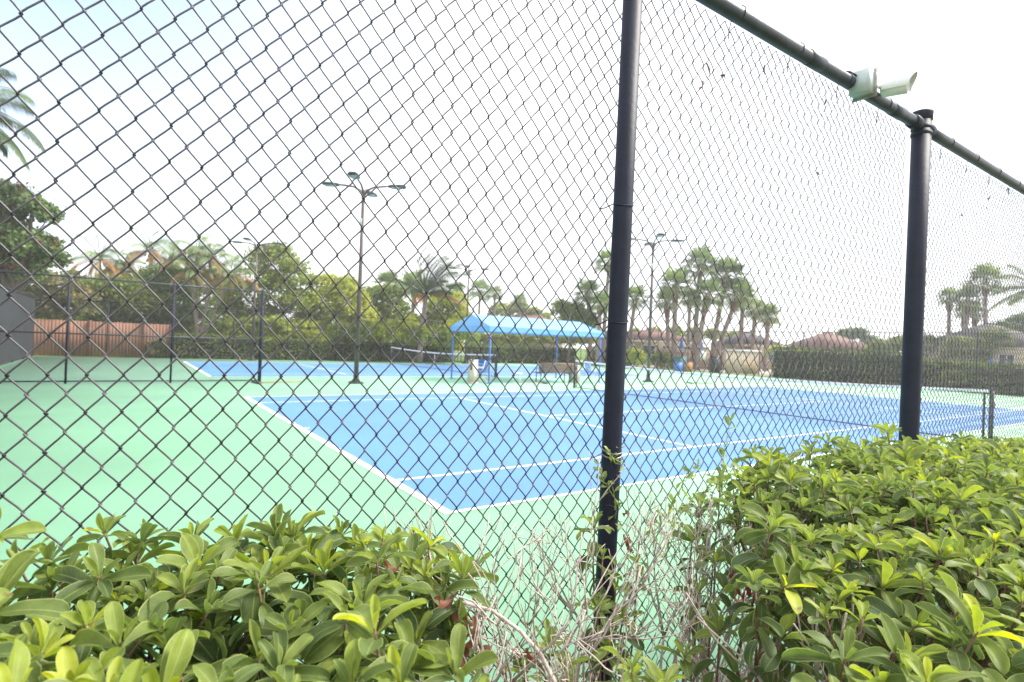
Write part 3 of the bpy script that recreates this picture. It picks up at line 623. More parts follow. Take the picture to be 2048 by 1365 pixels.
# undergrowth filling the space under the tree crowns behind the clipped hedge
ub = MB(); ul = MB()
for (px, py, rp, D, lime) in [(c+rng.normal(0, 8), 668+rng.normal(0, 7)+(c-340)*.012, rng.uniform(22, 32), rng.uniform(38.5, 44), rng.random() < .5) for c in np.arange(350, 935, 20)] + [(c, 648, 26, 39, False) for c in range(60, 350, 24)] + [(c, 681, 13, 58, c % 2 == 0) for c in range(950, 1180, 15)]:
    p = pt(px, py, D); blob_leaves(ul if lime else ub, [(*p, rp*D/F)], 1000, .13, .34, 24, .5, .9)
tag(ub.build('undergrowth', 'fol_mid'), 'dark green thicket under the trees behind the far hedge', 'undergrowth', kind='stuff'); tag(ul.build('undergrowth', 'fol_lime'), 'yellow-green patches in the thicket under the trees behind the far hedge', 'undergrowth', kind='stuff')
tl = MB()
for (px, py, rp, D) in [(c+rng.normal(0, 10), 662+rng.normal(0, 5)+(c-60)*.016, rng.uniform(16, 26), rng.uniform(70, 95)) for c in np.arange(40, 1250, 34)]:
    p = pt(px, py, D); blob_leaves(tl, [(*p, rp*D/F)], 420, .30, .8, 20, .5, .8)
for (px, py, rp, D) in [(c+rng.normal(0, 10), 700+rng.normal(0, 3), rng.uniform(9, 15), rng.uniform(80, 100)) for c in np.arange(1250, 2080, 34)]:
    p = pt(px, py, D); blob_leaves(tl, [(*p, rp*D/F)], 300, .30, .6, 20, .5, .8)
tag(tl.build('distant_treeline', 'fol_mid'), 'low line of distant trees along the horizon', 'trees', kind='stuff')
# feather palms
WR = r2[:2]
feather_palm('coconut palm whose fronds hang in at the upper left edge', at(-90, 20), pt(-100, 205, 20), 22, 2.8, 1.8, (WR[0]*.2, WR[1]*.2), .13, 'coconut_palm', m='fol_dark', tone=.2, ll=.7, lw=.035, nl=60, group='feather palms')
feather_palm('windblown coconut palm standing in front of the bright trees, left of the blue canopy', at(841, 40), pt(852, 590, 40), 20, 3.4, .8, (WR[0]*1.1, WR[1]*1.1), .2, 'coconut_palm', tone=.1, ll=.8, lw=.085, nl=54, dead=2, group='feather palms', el0=1.5, el1=.2)
for lab, px, py, D, dd, ln_ in (('feather palm with orange fronds, farthest left of the group over the cedar fence', 200, 520, 37, 7, 2.1), ('second orange-fronded feather palm over the cedar fence', 245, 535, 38, 9, 1.9), ('feather palm with drooping rusty fronds over the right part of the cedar fence', 300, 505, 39, 8, 2.2), ('feather palm with rusty fronds left of the white-stemmed clump', 345, 520, 40, 7, 2.0)):
    feather_palm(lab, at(px+6, D), pt(px, py, D), 17, ln_, 1.7, (WR[0]*.3, WR[1]*.3), .09, tone=.6, dead=dd, group='feather palms', ll=.5, lw=.05, nl=26)
feather_palm('clump of slender white-stemmed palms with rusty orange fronds', at(400, 37), None, 12, 1.9, 1.6, (WR[0]*.3, WR[1]*.3), .065, tone=.6, dead=4, group='feather palms', ll=.5, lw=.05, nl=26,
             stems=[pt(372, 520, 37), pt(395, 500, 37.4), pt(418, 515, 36.6), pt(440, 535, 37.5), pt(468, 548, 37), pt(385, 545, 36.4)])
feather_palm('dark feather palm leaning in at the right edge', at(2075, 44), pt(2066, 575, 44), 20, 3.0, 1.1, (-WR[0]*.5, -WR[1]*.5), .17, tone=.3, group='feather palms', ll=.8, lw=.06, nl=34)
# fan palms
P_ = 'cabbage palms'
for a in (('small fan palm left of the coconut palm', 772, 55, 572, 1.7, 775), ('fan palm partly hidden behind the coconut palm', 822, 54, 578, 1.7, 826), ('fan palm right of the coconut palm, over the canopy end', 905, 60, 590, 1.5, 905),
          ('tiny distant fan palm right of the thin lamp post', 956, 78, 583, 1.9, 956), ('tiny distant fan palm at the left end of the brown roof', 986, 80, 590, 1.5, 986), ('lone distant fan palm above the middle of the brown roof', 1037, 84, 605, 1.5, 1038),
          ('fan palm crown low on the left of the foreground line post', 1172, 50, 590, 1.55, 1182), ('tall fan palm half hidden by the foreground line post', 1212, 50, 528, 1.55, 1206), ('fan palm just right of the foreground line post', 1268, 50, 598, 1.45, 1256), ('short fan palm behind the right end of the blue canopy', 1198, 48, 612, 1.3, 1196)):
    fan_palm(a[0], a[1], a[2], a[3], a[4]*1.25, a[5], group=P_, nf=32)
for a in (('tallest palm of the cluster right of the far light pole', 1396, 50, 530, 1.65, 1388), ('palm nearest the far light pole, leftmost of the cluster', 1347, 49, 572, 1.65, 1348), ('short palm low beneath the leftmost crown of the cluster', 1330, 54, 605, 1.3, 1338),
          ('palm leaning right from the middle of the cluster, second tallest', 1449, 50, 552, 1.75, 1424), ('palm with a fat brown boot below the tallest crown', 1412, 48, 592, 1.6, 1394), ('strongly leaning palm on the right of the cluster', 1475, 49, 590, 1.6, 1432),
          ('slim upright palm on the right of the cluster', 1482, 54, 602, 1.4, 1481), ('slim palm second from the right of the cluster', 1508, 55, 622, 1.3, 1504), ('short palm at the right end of the cluster', 1535, 52, 634, 1.25, 1532), ('slender palm with a small crown in the gap under the tallest crowns', 1376, 58, 600, 1.2, 1377)):
    fan_palm(a[0], a[1], a[2], a[3], a[4]*1.3, a[5], group=P_, nf=38, boots=1.5 if 'boot' in a[0] or 'lean' in a[0] or 'left' in a[0] else .9, tr=.2)
for a in (('thin shaggy palm, leftmost of the group right of the thick post', 1895, 62, 596, 1.35, 1897), ('tall palm with a full crown, highest right of the thick post', 1965, 58, 563, 2.0, 1972), ('palm crown tucked left of the highest one at the right', 1932, 60, 600, 1.6, 1930), ('small palm low between the two right-hand trunks', 1948, 62, 628, 1.25, 1945), ('little palm at the foot of the right-hand group', 1926, 66, 625, 1.2, 1924)):
    fan_palm(a[0], a[1], a[2], a[3], a[4]*1.2, a[5], group=P_, nf=34, tr=.2, boots=1.6)

# ================================================================== HOUSES
def house(label, px0, px1, D, y_eave, y_ridge, dp=9, roof='roof', wall='stucco', wins=3, hip=.35, over=.5):
    a = at(px0, D); b_ = at(px1, D); c = (a+b_)/2; Wd = np.linalg.norm(b_-a); rz = YAW-math.pi/2
    ze = hgt((px0+px1)/2, y_eave, D); zr = hgt((px0+px1)/2, y_ridge, D+dp/2)
    t = thing('house', label, 'house', (c[0], c[1], 0), rz)
    wo = MB().box((0, dp/2, ze/2), (Wd, dp, ze)).build('wall', wall, t)
    m = MB(); h2 = Wd/2+over; y0, y1 = -over, dp+over; hp = min(hip*dp, h2-.5)
    m.poly([(-h2, y0, ze-.02), (h2, y0, ze-.02), (h2, y1, ze-.02), (-h2, y1, ze-.02), (-h2+hp, dp/2, zr), (h2-hp, dp/2, zr)], [(0, 1, 5, 4), (1, 2, 5), (2, 3, 4, 5), (3, 0, 4), (0, 3, 2, 1)])
    ro = m.build('roof', roof, t)
    MB().box((0, y0, ze-.12), (h2*2, .05, .2)).build('fascia', 'cream', ro)
    MB().tube([(-h2+hp, dp/2, zr+.02), (h2-hp, dp/2, zr+.02)], .11, 8).build('ridge_tiles', roof, ro)
    for k in range(wins):
        x = -Wd/2 + Wd*(k+.5)/wins; f = MB()
        for xx, zz, dx, dz in ((x, ze*.78, 1.5, .08), (x, ze*.78-1.0, 1.5, .08), (x-.72, ze*.78-.5, .08, 1.0), (x+.72, ze*.78-.5, .08, 1.0), (x, ze*.78-.5, .05, 1.0)): f.box((xx, -.03, zz), (dx, .06, dz))
        wf_ = f.build('window', 'white', t); MB().box((x, -.01, ze*.78-.5), (1.4, .03, .95)).build('pane', 'glass', wf_)
    return t
house('distant house with long reddish brown roof above the blue canopy', 985, 1125, 80, 652, 632, 10, wins=4)
house('tan pool building with brown roof behind the light pole at right', 1235, 1400, 62, 682, 660, 8, wins=4, hip=.6)
house('grey brown building behind the right end of the palm cluster', 1478, 1562, 58, 690, 667, 7, wins=2, roof='roofd')
house('house with brown hip roof seen over the dark hedge', 1645, 1765, 62, 703, 668, 10, roof='roof', wins=2, hip=.5)
house('house with dark roof and cream eaves at the right edge', 1985, 2150, 52, 697, 652, 10, roof='roofd', wall='cream', wins=3, hip=.45)
# pool enclosure
def wall_seg(name, label, px0, px1, D, z0, z1, th, m, cat='wall', cap=None, slats=0):
    a = at(px0, D); b_ = at(px1, D); c = (a+b_)/2; Wd = np.linalg.norm(b_-a); t = thing(name, label, cat, (c[0], c[1], 0), YAW-math.pi/2)
    if slats:
        mb = MB(); n = int(Wd/slats)
        for k in range(n): mb.box((-Wd/2+(k+.5)*Wd/n, 0, (z0+z1)/2), (slats*.9, th, z1-z0))
        mb.build('panel', m, t); MB().box((0, th, z1-.15), (Wd, .06, .08)).build('back_rail', m, t)
    else: MB().box((0, 0, (z0+z1)/2), (Wd, th, z1-z0)).build('panel', m, t)
    if cap: MB().box((0, 0, z1+.06), (Wd+.1, th+.12, .12)).build('coping', cap, t)
    return t
wall_seg('low_wall', 'low cream pool wall with white coping between the palm trunks', 1312, 1452, 52, 0, 1.62, .25, 'stucco', cap='cream')
wall_seg('bin_enclosure', 'cream louvred enclosure right of the palm trunks behind the fence', 1452, 1521, 44, 0, 1.72, .06, 'cream', 'enclosure', cap='white', slats=.16)
wall_seg('notice_board', 'pale blue notice board in front of the dark hedge', 1545, 1574, 40.6, 1.12, 1.92, .05, 'skyboard', 'notice board')
for px in (1549, 1570):
    pass
wall_seg('picket_gate', 'low tan slatted gate between the cream enclosure and the dark hedge', 1488, 1514, 42, .05, 1.1, .05, 'tan', 'gate', slats=.12)
def picket(label, px0, px1, D, h):
    a = at(px0, D); b_ = at(px1, D); c = (a+b_)/2; Wd = np.linalg.norm(b_-a); t = thing('picket_fence', label, 'fence', (c[0], c[1], 0), YAW-math.pi/2)
    mb = MB(); n = int(Wd/.12)
    for k in range(n): mb.box((-Wd/2+(k+.5)*Wd/n, 0, h/2), (.02, .02, h))
    mb.build('pickets', 'dark', t)
    for z in (.15, h-.06): MB().box((0, 0, z), (Wd, .035, .04)).build('rail', 'dark', t)
picket('thin black picket fence in front of the low cream wall', 1325, 1455, 49, 1.45)
def bin_(label, px, D, w_, h, m, name='bin', cat='bin'):
    p = at(px, D); t = thing(name, label, cat, tuple(p), YAW-math.pi/2)
    MB().box((0, 0, h*.46), (w_, w_*.9, h*.92), taper=1.12).build('body', m, t); MB().box((0, 0, h*.95), (w_*1.2, w_*1.1, h*.07), taper=.92).build('lid', m, t)
    for s in (-1, 1): MB().tube([(s*w_*.42-.03, w_*.42, .09), (s*w_*.42+.03, w_*.42, .09)], .09, 12).build('wheel', 'dark', t)
bin_('teal wheeled bin behind the right fence left of the middle palm trunk', 1362, 44, .75, 1.15, 'teal')
bin_('blue wheeled bin at the foot of the teal one', 1358, 42.5, .5, .72, 'bluepaint')
bin_('orange bin between the palm trunks', 1378, 43, .5, .75, 'orange')
bin_('grey bin right of the palm trunks in front of the cream enclosure', 1432, 43.6, .6, 1.3, 'dark')
wall_seg('sign_board', 'small white sign board between the palm trunks', 1402, 1412, 43, 1.0, 1.6, .04, 'white', 'sign')
wall_seg('sign_board', 'small white sign high on the dark hedge side, right of the pale blue board', 1590, 1600, 40, 1.35, 1.85, .04, 'white', 'sign')
def umbrella(label, px, D, top):
    p = at(px, D); t = thing('patio_umbrella', label, 'umbrella', tuple(p), 0, 'closed pool umbrellas')
    MB().tube([(0, 0, 0), (0, 0, top-.1)], .025, 10).build('pole', 'white', t)
    mb = MB(); n = 24; prof = [(.03, top), (.09, top-.12), (.14, top-.5), (.22, top-.95), (.26, top-1.15)]; V = []
    for r_, z in prof:
        for j in range(n): a = j*2*math.pi/n; q = r_*(1+.25*math.cos(j*math.pi)); V.append((q*math.cos(a), q*math.sin(a), z))
    mb.add(V, np.array([[i*n+j, i*n+(j+1) % n, (i+1)*n+(j+1) % n, (i+1)*n+j] for i in range(4) for j in range(n)])); mb.build('canopy', 'bluepaint', t, smooth=False)
    MB().lathe([(.3, 0), (.3, .06), (.05, .1)], (0, 0, 0), 16).build('base', 'dark', t)
umbrella('closed blue umbrella left of the tallest palm trunk', 1363, 55, 2.75)
umbrella('closed blue umbrella between the middle palm trunks', 1402, 55, 2.7)
umbrella('closed blue umbrella just left of the thick post over the hedge', 1779, 52, 2.35)
umbrella('closed blue umbrella near the right edge by the house', 1984, 42, 2.0)
p = at(917, 45); yt = thing('playground_panel', 'yellow arched panel behind the far fence under the canopy corner', 'panel', tuple(p), YAW-math.pi/2)
mb = MB(); V = [(-.35, 0, .9), (.35, 0, .9), (.35, 0, 1.5), (.2, 0, 1.85), (-.05, 0, 2.0), (-.35, 0, 2.05)]; n = len(V); V2 = V + [(x, .06, z) for x, _, z in V]
mb.poly(V2, [tuple(range(n)), tuple(range(2*n-1, n-1, -1))] + [(i, i+n, (i+1) % n+n, (i+1) % n) for i in range(n)]); mb.build('panel', 'yellow', yt)
for x in (-.25, .25): MB().tube([(x, .03, 0), (x, .03, .95)], .03, 8).build('leg', 'dark', yt)

# ================================================================== LIGHT POLES
def light_pole(label, x, y, H=6.75, z0=0.0):
    t = thing('light_pole', label, 'light pole', (x, y, z0), 0, 'court light poles')
    po = MB().tube([(0, 0, .02), (0, 0, H*.5), (0, 0, H)], [.085, .072, .058], 16).build('pole', 'pole', t, smooth=True)
    MB().box((0, 0, .03), (.42, .42, .05)).build('base_plate', 'dark', t)
    MB().lathe([(.15, .055), (.15, .10), (.10, .18), (.09, .36)], (0, 0, 0), 16).build('base_cover', 'dark', t)
    for sx, sy in ((.15, .15), (-.15, .15), (.15, -.15), (-.15, -.15)): MB().lathe([(.02, .05), (.02, .085), (0, .09)], (sx, sy, 0), 6).build('bolt', 'dark', t)
    MB().box((-.07, -.02, H-1.0), (.05, .10, .26)).build('junction_box', 'boxgreen', t)
    for k in range(4):
        a = k*math.pi/2+YAW; d = np.array([math.cos(a), math.sin(a), 0]); zz = np.array([0, 0, 1.]); s = np.cross(zz, d)
        P = [np.array([0, 0, H-.25]), np.array([0, 0, H-.02])+d*.03, np.array([0, 0, H+.16])+d*.14, np.array([0, 0, H+.27])+d*.36, np.array([0, 0, H+.31])+d*.7, np.array([0, 0, H+.33])+d*.98]
        arm = MB().tube(P, [.055, .05, .042, .036, .034, .03], 10).build('arm', 'pole', t, smooth=True)
        hd = MB(); c = np.array([0, 0, H+.32]); prof = [(.86, .04, .0, .03), (.95, .13, -.01, .06), (1.15, .19, -.02, .07), (1.42, .19, .0, .06), (1.5, .13, .02, .03)]; V = []
        for (q, w_, zl, th) in prof: V += [c+d*q+s*w_+zz*(zl-.02), c+d*q+s*w_*.7+zz*(zl+th), c+d*q-s*w_*.7+zz*(zl+th), c+d*q-s*w_+zz*(zl-.02)]
        Fc = [(0, 1, 2, 3), (19, 18, 17, 16)] + [(i*4+j, (i+1)*4+j, (i+1)*4+(j+1) % 4, i*4+(j+1) % 4) for i in range(4) for j in range(4)]
        hd.poly(V, Fc); ho = hd.build('lamp_head', 'dark', arm)
        MB().poly([c+d*.98+s*.12-zz*.042, c+d*.98-s*.12-zz*.042, c+d*1.40-s*.15-zz*.032, c+d*1.40+s*.15-zz*.032], [(0, 1, 2, 3)]).build('lamp_glass', 'lens', ho) if False else None
        lg = MB(); lg.box(c+d*1.19-zz*.042, (.40, .26, .024), a); lg.build('lamp_glass', 'lens', arm)
    return t
light_pole('tall four-headed light pole between the courts, nearest at left of centre', 4.25, 14.9)
light_pole('four-headed light pole just right of the foreground line post', 18.9, 14.4)
light_pole('four-headed light pole farthest left, seen through the divider fence end', 3.75, 31.9)
light_pole('thin four-headed light pole behind the left end of the blue canopy', 18.3, 31.6)

# ================================================================== TENNIS NETS
def tennis_net(label, x, y0, y1):
    t = thing('tennis_net', label, 'tennis net', (x, (y0+y1)/2, 0)); h = (y1-y0)/2
    top = lambda y: .925 + .145*(abs(y)/h)**1.6
    mb = MB(); ys = np.arange(-h+.05, h-.04, .05)
    for y in ys: mb.box((0, y, (.05+top(y))/2), (.0028, .0028, top(y)-.05))
    for z in np.arange(.08, .9, .05):
        mb.tube([(0, y, z*top(y)/.925) for y in np.linspace(-h+.05, h-.05, 13)], .0016, 3, cap=False)
    mb.build('netting', 'net', t)
    P = np.array([(0, y, top(y)) for y in np.linspace(-h+.05, h-.05, 40)]); bd = MB(); V = []
    for p_ in P: V += [p_+(-.018, 0, -.03), p_+(-.022, 0, .028), p_+(.022, 0, .028), p_+(.018, 0, -.03)]
    bd.add(V, np.array([[i*4+j, i*4+(j+1) % 4, (i+1)*4+(j+1) % 4, (i+1)*4+j] for i in range(39) for j in range(4)])); bd.build('headband', 'line', t)
    MB().tube([(0, -h+.05, .045), (0, 0, .045), (0, h-.05, .045)], .016, 6).build('bottom_cord', 'net', t)
    MB().box((-.026, 0, .47), (.004, .05, .93)).build('centre_strap', 'white', t)
    for s in (-1, 1):
        po = MB().tube([(0, s*h, 0), (0, s*h, 1.09)], .042, 14).build('post', 'dark', t, smooth=False)
        MB().lathe([(.046, 0), (.046, .03), (0, .04)], (0, s*h, 1.09), 14).build('post_cap', 'dark', po)
        MB().tube([(0, s*(h-.12), .03), (0, s*(h-.12), 1.05)], .022, 8).build('lacing_bar', 'dark', t)
        MB().box((.06, s*h, .78), (.07, .06, .14)).build('winch', 'dark', po); MB().tube([(.10, s*h, .78), (.15, s*h, .78), (.15, s*h, .68)], .008, 6).build('crank', 'dark', po)
    return t
tennis_net('long tennis net of the near court with white band', 11.885, -.914, 11.884)
tennis_net('tennis net of the far court, left of the blue canopy', 11.885, YB-.914, YB+11.884)

# ================================================================== BLUE CANOPY
cvx = [(9.35, 14.1), (15.3, 14.1), (15.2, 17.1), (9.3, 17.1)]
ct = thing('shade_canopy', 'long bright blue gabled shade canopy on thin blue poles between the courts', 'canopy', (12.3, 15.6, 0)); off = np.array([12.3, 15.6, 0])
ze, zr, ov = 2.30, 2.80, .12
xa, xb, ya, yb = 9.35-ov, 15.3+ov, 14.1-ov, 17.1+ov; ym = 15.6
roof = MB(); nx = 24
for sgn, y0 in ((1, ya), (-1, yb)):
    V = []
    for j in range(7):
        for i in range(nx+1):
            f = j/6; x = xa+(xb-xa)*i/nx; x = x + (.10*f if i == 0 else -.10*f if i == nx else 0)
            V.append(np.array([x, y0+(ym-y0)*f, ze+(zr-ze)*f - .035*math.sin(f*math.pi)*(1+.5*math.sin(i*math.pi/6)**2)])-off)
    q = np.array([[j*(nx+1)+i, j*(nx+1)+i+1, (j+1)*(nx+1)+i+1, (j+1)*(nx+1)+i] for j in range(6) for i in range(nx)]); roof.add(V, q)
ro = roof.build('canopy_roof', 'canvas', ct, smooth=True)
for x, sg in ((xa, 1), (xb, -1)):
    MB().poly([np.array(p)-off for p in ((x, ya, ze), (x, yb, ze), (x+sg*.1, ym, zr-.004))], [(0, 1, 2)]).build('gable_panel', 'canvas', ct)
vl = MB()
def val(p, q, n=30):
    p = np.array(p); q = np.array(q); V = []
    for i in range(n+1):
        a = p+(q-p)*i/n; o_ = .012*math.sin(i*1.9); d = nrm(q-p); nn = np.array([-d[1], d[0], 0])
        for z in (0, -.10, -.225+.012*abs(math.sin(i*.8))): V.append(a+np.array([0, 0, z])+nn*o_*(-z*6)-off)
    vl.add(V, np.array([[i*3+j, i*3+3+j, i*3+4+j, i*3+1+j] for i in range(n) for j in range(2)]))
val((xa, ya, ze+.003), (xb, ya, ze+.003)); val((xb, ya, ze+.003), (xb, yb, ze+.003)); val((xb, yb, ze+.003), (xa, yb, ze+.003)); val((xa, yb, ze+.003), (xa, ya, ze+.003))
vl.build('valance', 'canvas', ct, smooth=True)
for x, y in cvx:
    MB().tube([np.array((x, y, 0))-off, np.array((x, y, ze-.02))-off], .032, 10).build('pole', 'bluepaint', ct, smooth=False)
    MB().box(np.array((x, y, .012))-off, (.18, .18, .02)).build('foot_plate', 'bluepaint', ct)
fr = MB()
for a, b_ in (((9.35, 14.1), (15.3, 14.1)), ((9.3, 17.1), (15.2, 17.1)), ((9.35, 14.1), (9.3, 17.1)), ((15.3, 14.1), (15.2, 17.1))): fr.tube([np.array((*a, ze-.04))-off, np.array((*b_, ze-.04))-off], .025, 8)
fr.tube([np.array((xa+.15, ym, zr-.05))-off, np.array((xb-.15, ym, zr-.05))-off], .025, 8)
for x in (10.6, 12.3, 14.0):
    for y in (14.1, 17.1): fr.tube([np.array((x, y, ze-.04))-off, np.array((x, ym, zr-.06))-off], .018, 6)
fr.build('frame', 'bluepaint', ct)

# bench, chairs, cabinets under the canopy
def bench(label, x, y, rz, Ln=1.75):
    t = thing('park_bench', label, 'bench', (x, y, 0), rz)
    s = MB()
    for k in range(4): s.box((0, -.16+.115*k, .43), (Ln, .10, .032))
    s.build('seat', 'bench', t); s = MB()
    for k in range(5): s.box((0, -.245-.022*k, .50+.085*k), (Ln, .026, .078))
    s.build('backrest', 'bench', t)
    for sx in (-.42, .42):
        for yy, zz in ((.18, .42), (-.19, .42)): MB().tube([(sx*Ln, yy*1.1, 0), (sx*Ln, yy, zz)], .024, 8).build('leg', 'dark', t)
        MB().tube([(sx*Ln, .2, .40), (sx*Ln, -.2, .40), (sx*Ln, -.25, .50), (sx*Ln, -.35, .88)], .016, 8).build('back_bracket', 'dark', t)
        MB().tube([(sx*Ln, .2, .42), (sx*Ln, .2, .62), (sx*Ln, -.26, .64)], .018, 8).build('armrest', 'dark', t)
    return t
bench('brown slatted bench standing under the blue canopy', 12.95, 14.55, R(-6), 1.75)
def lawn_chair(label, x, y, rz):
    t = thing('lawn_chair', label, 'chair', (x, y, 0), rz, 'folding lawn chairs under the canopy'); w_ = .27
    for s in (-1, 1):
        MB().tube([(s*w_, .28, 0), (s*w_, -.22, .44), (s*w_, -.34, .92)], .016, 8).build('side_frame', 'white', t)
        MB().tube([(s*w_*.96, -.36, 0), (s*w_*.96, .20, .42), (s*w_, .26, .60)], .016, 8).build('leg', 'white', t)
        MB().tube([(s*w_, .30, .62), (s*w_, -.26, .64)], .022, 8).build('armrest', 'white', t)
    MB().tube([(-w_, .28, .012), (w_, .28, .012)], .014, 8).build('foot_bar', 'white', t)
    m = MB()
    for k in range(5): m.box((0, .17-.09*k, .42+.004*k), (w_*2, .075, .008))
    m.build('seat', 'bluepaint', t); m = MB()
    for k in range(5): m.box((0, -.235-.022*k, .50+.09*k), (w_*2, .010, .075))
    m.build('backrest', 'bluepaint', t)
lawn_chair('white folding lawn chair with blue webbing beside the tall beige cabinet', 9.15, 14.55, R(40))
lawn_chair('second white and blue lawn chair, nearer the bench, turned away', 9.85, 15.3, R(150))
lawn_chair('white lawn chair with blue webbing right of the bench behind the net', 15.1, 14.3, R(200))
def cabinet(label, x, y, rz, w_, d_, h, slot, name='cabinet'):
    t = thing(name, label, 'cabinet', (x, y, 0), rz)
    MB().box((0, 0, h*.5+.03), (w_, d_, h*.94), taper=.94).build('body', 'beige', t); MB().box((0, 0, .03), (w_*1.25, d_*1.25, .06)).build('plinth', 'beige', t)
    MB().box((0, 0, h+.02), (w_*1.04, d_*1.05, .05), taper=.9).build('lid', 'boxgreen', t)
    if slot: MB().box((-w_*.2, -d_*.47, h*.72), (w_*.18, .03, h*.22)).build('slot', 'dark', t); MB().box((w_*.12, -d_*.475, h*.35), (w_*.4, .02, h*.45)).build('door', 'beige', t)
cabinet('tall beige cabinet with a dark slot at the near left canopy pole', 8.75, 14.35, R(-28), .38, .42, .90, True)
cabinet('pale beige cabinet at the right end of the bench behind the net post', 14.0, 14.3, R(-20), .36, .36, .74, False)
st = thing('side_table', 'small white side table between the cabinet and the bench', 'table', (10.9, 14.4, 0))
MB().lathe([(.24, .40), (.25, .43), (0, .435)], (0, 0, 0), 20).build('table_top', 'white', st)
for k in range(4): a = k*math.pi/2+.4; MB().tube([(.22*math.cos(a), .22*math.sin(a), 0), (.15*math.cos(a), .15*math.sin(a), .41)], .014, 6).build('leg', 'white', st)
def drag(label, x, y, rz, Ln, m, z=.02, name='court_squeegee'):
    t = thing(name, label, 'squeegee', (x, y, 0), rz)
    MB().tube([(0, 0, z+.01), (Ln, 0, z+.03)], .016, 8).build('handle', m, t); MB().box((0, 0, z+.02), (.08, .75, .05)).build('blade', 'dark', t)
drag('tan-handled court squeegee lying left of the bench', 12.0, 14.0, R(170), 1.2, 'tan')
drag('orange-handled court squeegee lying at the foot of the divider fence end post', 1.0, 15.15, R(8), 1.5, 'orange')
drag('dark squeegee lying at the far side of the near net right of the light pole', 20.6, 13.2, R(-30), 1.2, 'dark')

# added volume standing in for the lens veil that pales distant things (the sky lies outside it)
hb = MB(); hb.box((30, 80, 12.5), (290, 250, 27)); hz_ = hb.build('veil_volume', 'dark'); hz_['kind'] = 'stuff'; hz_.data.materials.clear()
hm = bpy.data.materials.new('lens_veil'); hm.use_nodes = True; hn = hm.node_tree; hn.nodes.clear()
ho_ = hn.nodes.new('ShaderNodeOutputMaterial'); pv = hn.nodes.new('ShaderNodeVolumePrincipled'); pv.inputs['Color'].default_value = (.93, .93, .94, 1); pv.inputs['Density'].default_value = 0.0015; pv.inputs['Anisotropy'].default_value = 0.3
hn.links.new(pv.outputs[0], ho_.inputs['Volume']); hz_.data.materials.append(hm)

# ================================================================== FOREGROUND SHRUBS
def broad_leaves(mb, P, D, Nn, Ln, Wd, curl, fold, tone, wave):
    """N leaves: base P, direction D, upper-face normal Nn; each one curved, folded along the midrib, obovate"""
    n = len(P); S = np.array([0, .12, .26, .41, .56, .70, .82, .91, .97, 1.0]); T = np.array([-1, -.94, -.5, 0, .5, .94, 1])
    prof = np.array([.06, .30, .58, .82, .97, 1.0, .89, .66, .36, .03])
    D = nrm(D); Nn = nrm(Nn-D*np.sum(D*Nn, 1, keepdims=True)); Bn = np.cross(D, Nn)
    k = np.where(np.abs(curl) < .05, .05, curl)[:, None, None, None]; s = S[None, :, None, None]; t = T[None, None, :, None]
    e = lambda a: a[:, None, None, :]
    q = lambda a: a[:, None, None, None]
    pos = q(Ln)*(np.sin(k*s)/k*e(D) - (1-np.cos(k*s))/k*e(Nn))
    ns = np.cos(k*s)*e(Nn) + np.sin(k*s)*e(D)
    w_ = q(Wd)*.5*prof[None, :, None, None]
    ph = rng.uniform(0, 6.28, n)
    V = e(P) + pos + e(Bn)*t*w_*np.cos(q(fold)) + ns*(np.abs(t)**1.25*w_*np.sin(q(fold)) + t*t*q(wave)*np.sin(s*9+q(ph)+t*1.5))
    nr, ncl = len(S), len(T)
    g = np.array([[i*ncl+j, i*ncl+j+1, (i+1)*ncl+j+1, (i+1)*ncl+j] for i in range(nr-1) for j in range(ncl-1)])
    Fc = (np.arange(n)[:, None, None]*nr*ncl + g[None]).reshape(-1, 4)
    uv = np.zeros((n, nr, ncl, 3)); uv[..., 0] = T[None, None]; uv[..., 1] = S[None, :, None]; uv[..., 2] = 0
    mb.add(V.reshape(-1, 3), Fc, np.repeat(tone, nr*ncl), uv.reshape(-1, 3))
def rosettes(mb, tips, axes, Ls, flush, low=True):
    P = []; D = []; Nn = []; Ln = []; Wd = []; cu = []; fo = []; to = []
    for T, A, L0, fl in zip(tips, axes, Ls, flush):
        A = nrm(A); e1 = nrm(np.cross(A, [.3, .9, .1])); e2 = np.cross(A, e1); az0 = rng.uniform(0, 6.28)
        k = int(rng.integers(6, 10)); kk = k + (5 if low else 0)
        for i in range(kk):
            f = min(1, i/(k-1)); az = az0 + i*2.39996 + rng.normal(0, .25); lowf = max(0, i-k+1)
            inc = R(14 + 56*f**.85 + 9*lowf + rng.normal(0, 9))
            rad = math.cos(az)*e1 + math.sin(az)*e2
            d = A*math.cos(inc)+rad*math.sin(inc); n_ = A*math.sin(inc)-rad*math.cos(inc)
            n_ = n_ + np.cross(d, n_)*rng.normal(0, .30)
            ll = L0*(.42+.58*f**.7)*rng.uniform(.85, 1.15)*(1 if lowf == 0 else .95)
            P.append(T - A*(.004+.010*f + .017*lowf) + rad*.002); D.append(d); Nn.append(n_); Ln.append(ll); Wd.append(ll*rng.uniform(.37, .49)*(.85+.15*f))
            cu.append(rng.normal(.25+.75*f, .35)); fo.append(abs(rng.normal(R(40)-R(14)*f, R(10))))
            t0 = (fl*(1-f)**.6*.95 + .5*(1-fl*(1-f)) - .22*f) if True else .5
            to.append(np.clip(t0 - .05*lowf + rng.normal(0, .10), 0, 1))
    a = lambda x: np.array(x)
    broad_leaves(mb, a(P), a(D), a(Nn), a(Ln), a(Wd), a(cu), a(fo), a(to), a(Ln)*.03)
O2 = CAM[:2]
def W3(a, b_, z): return np.array([O2[0]+a, O2[1]+b_, z])
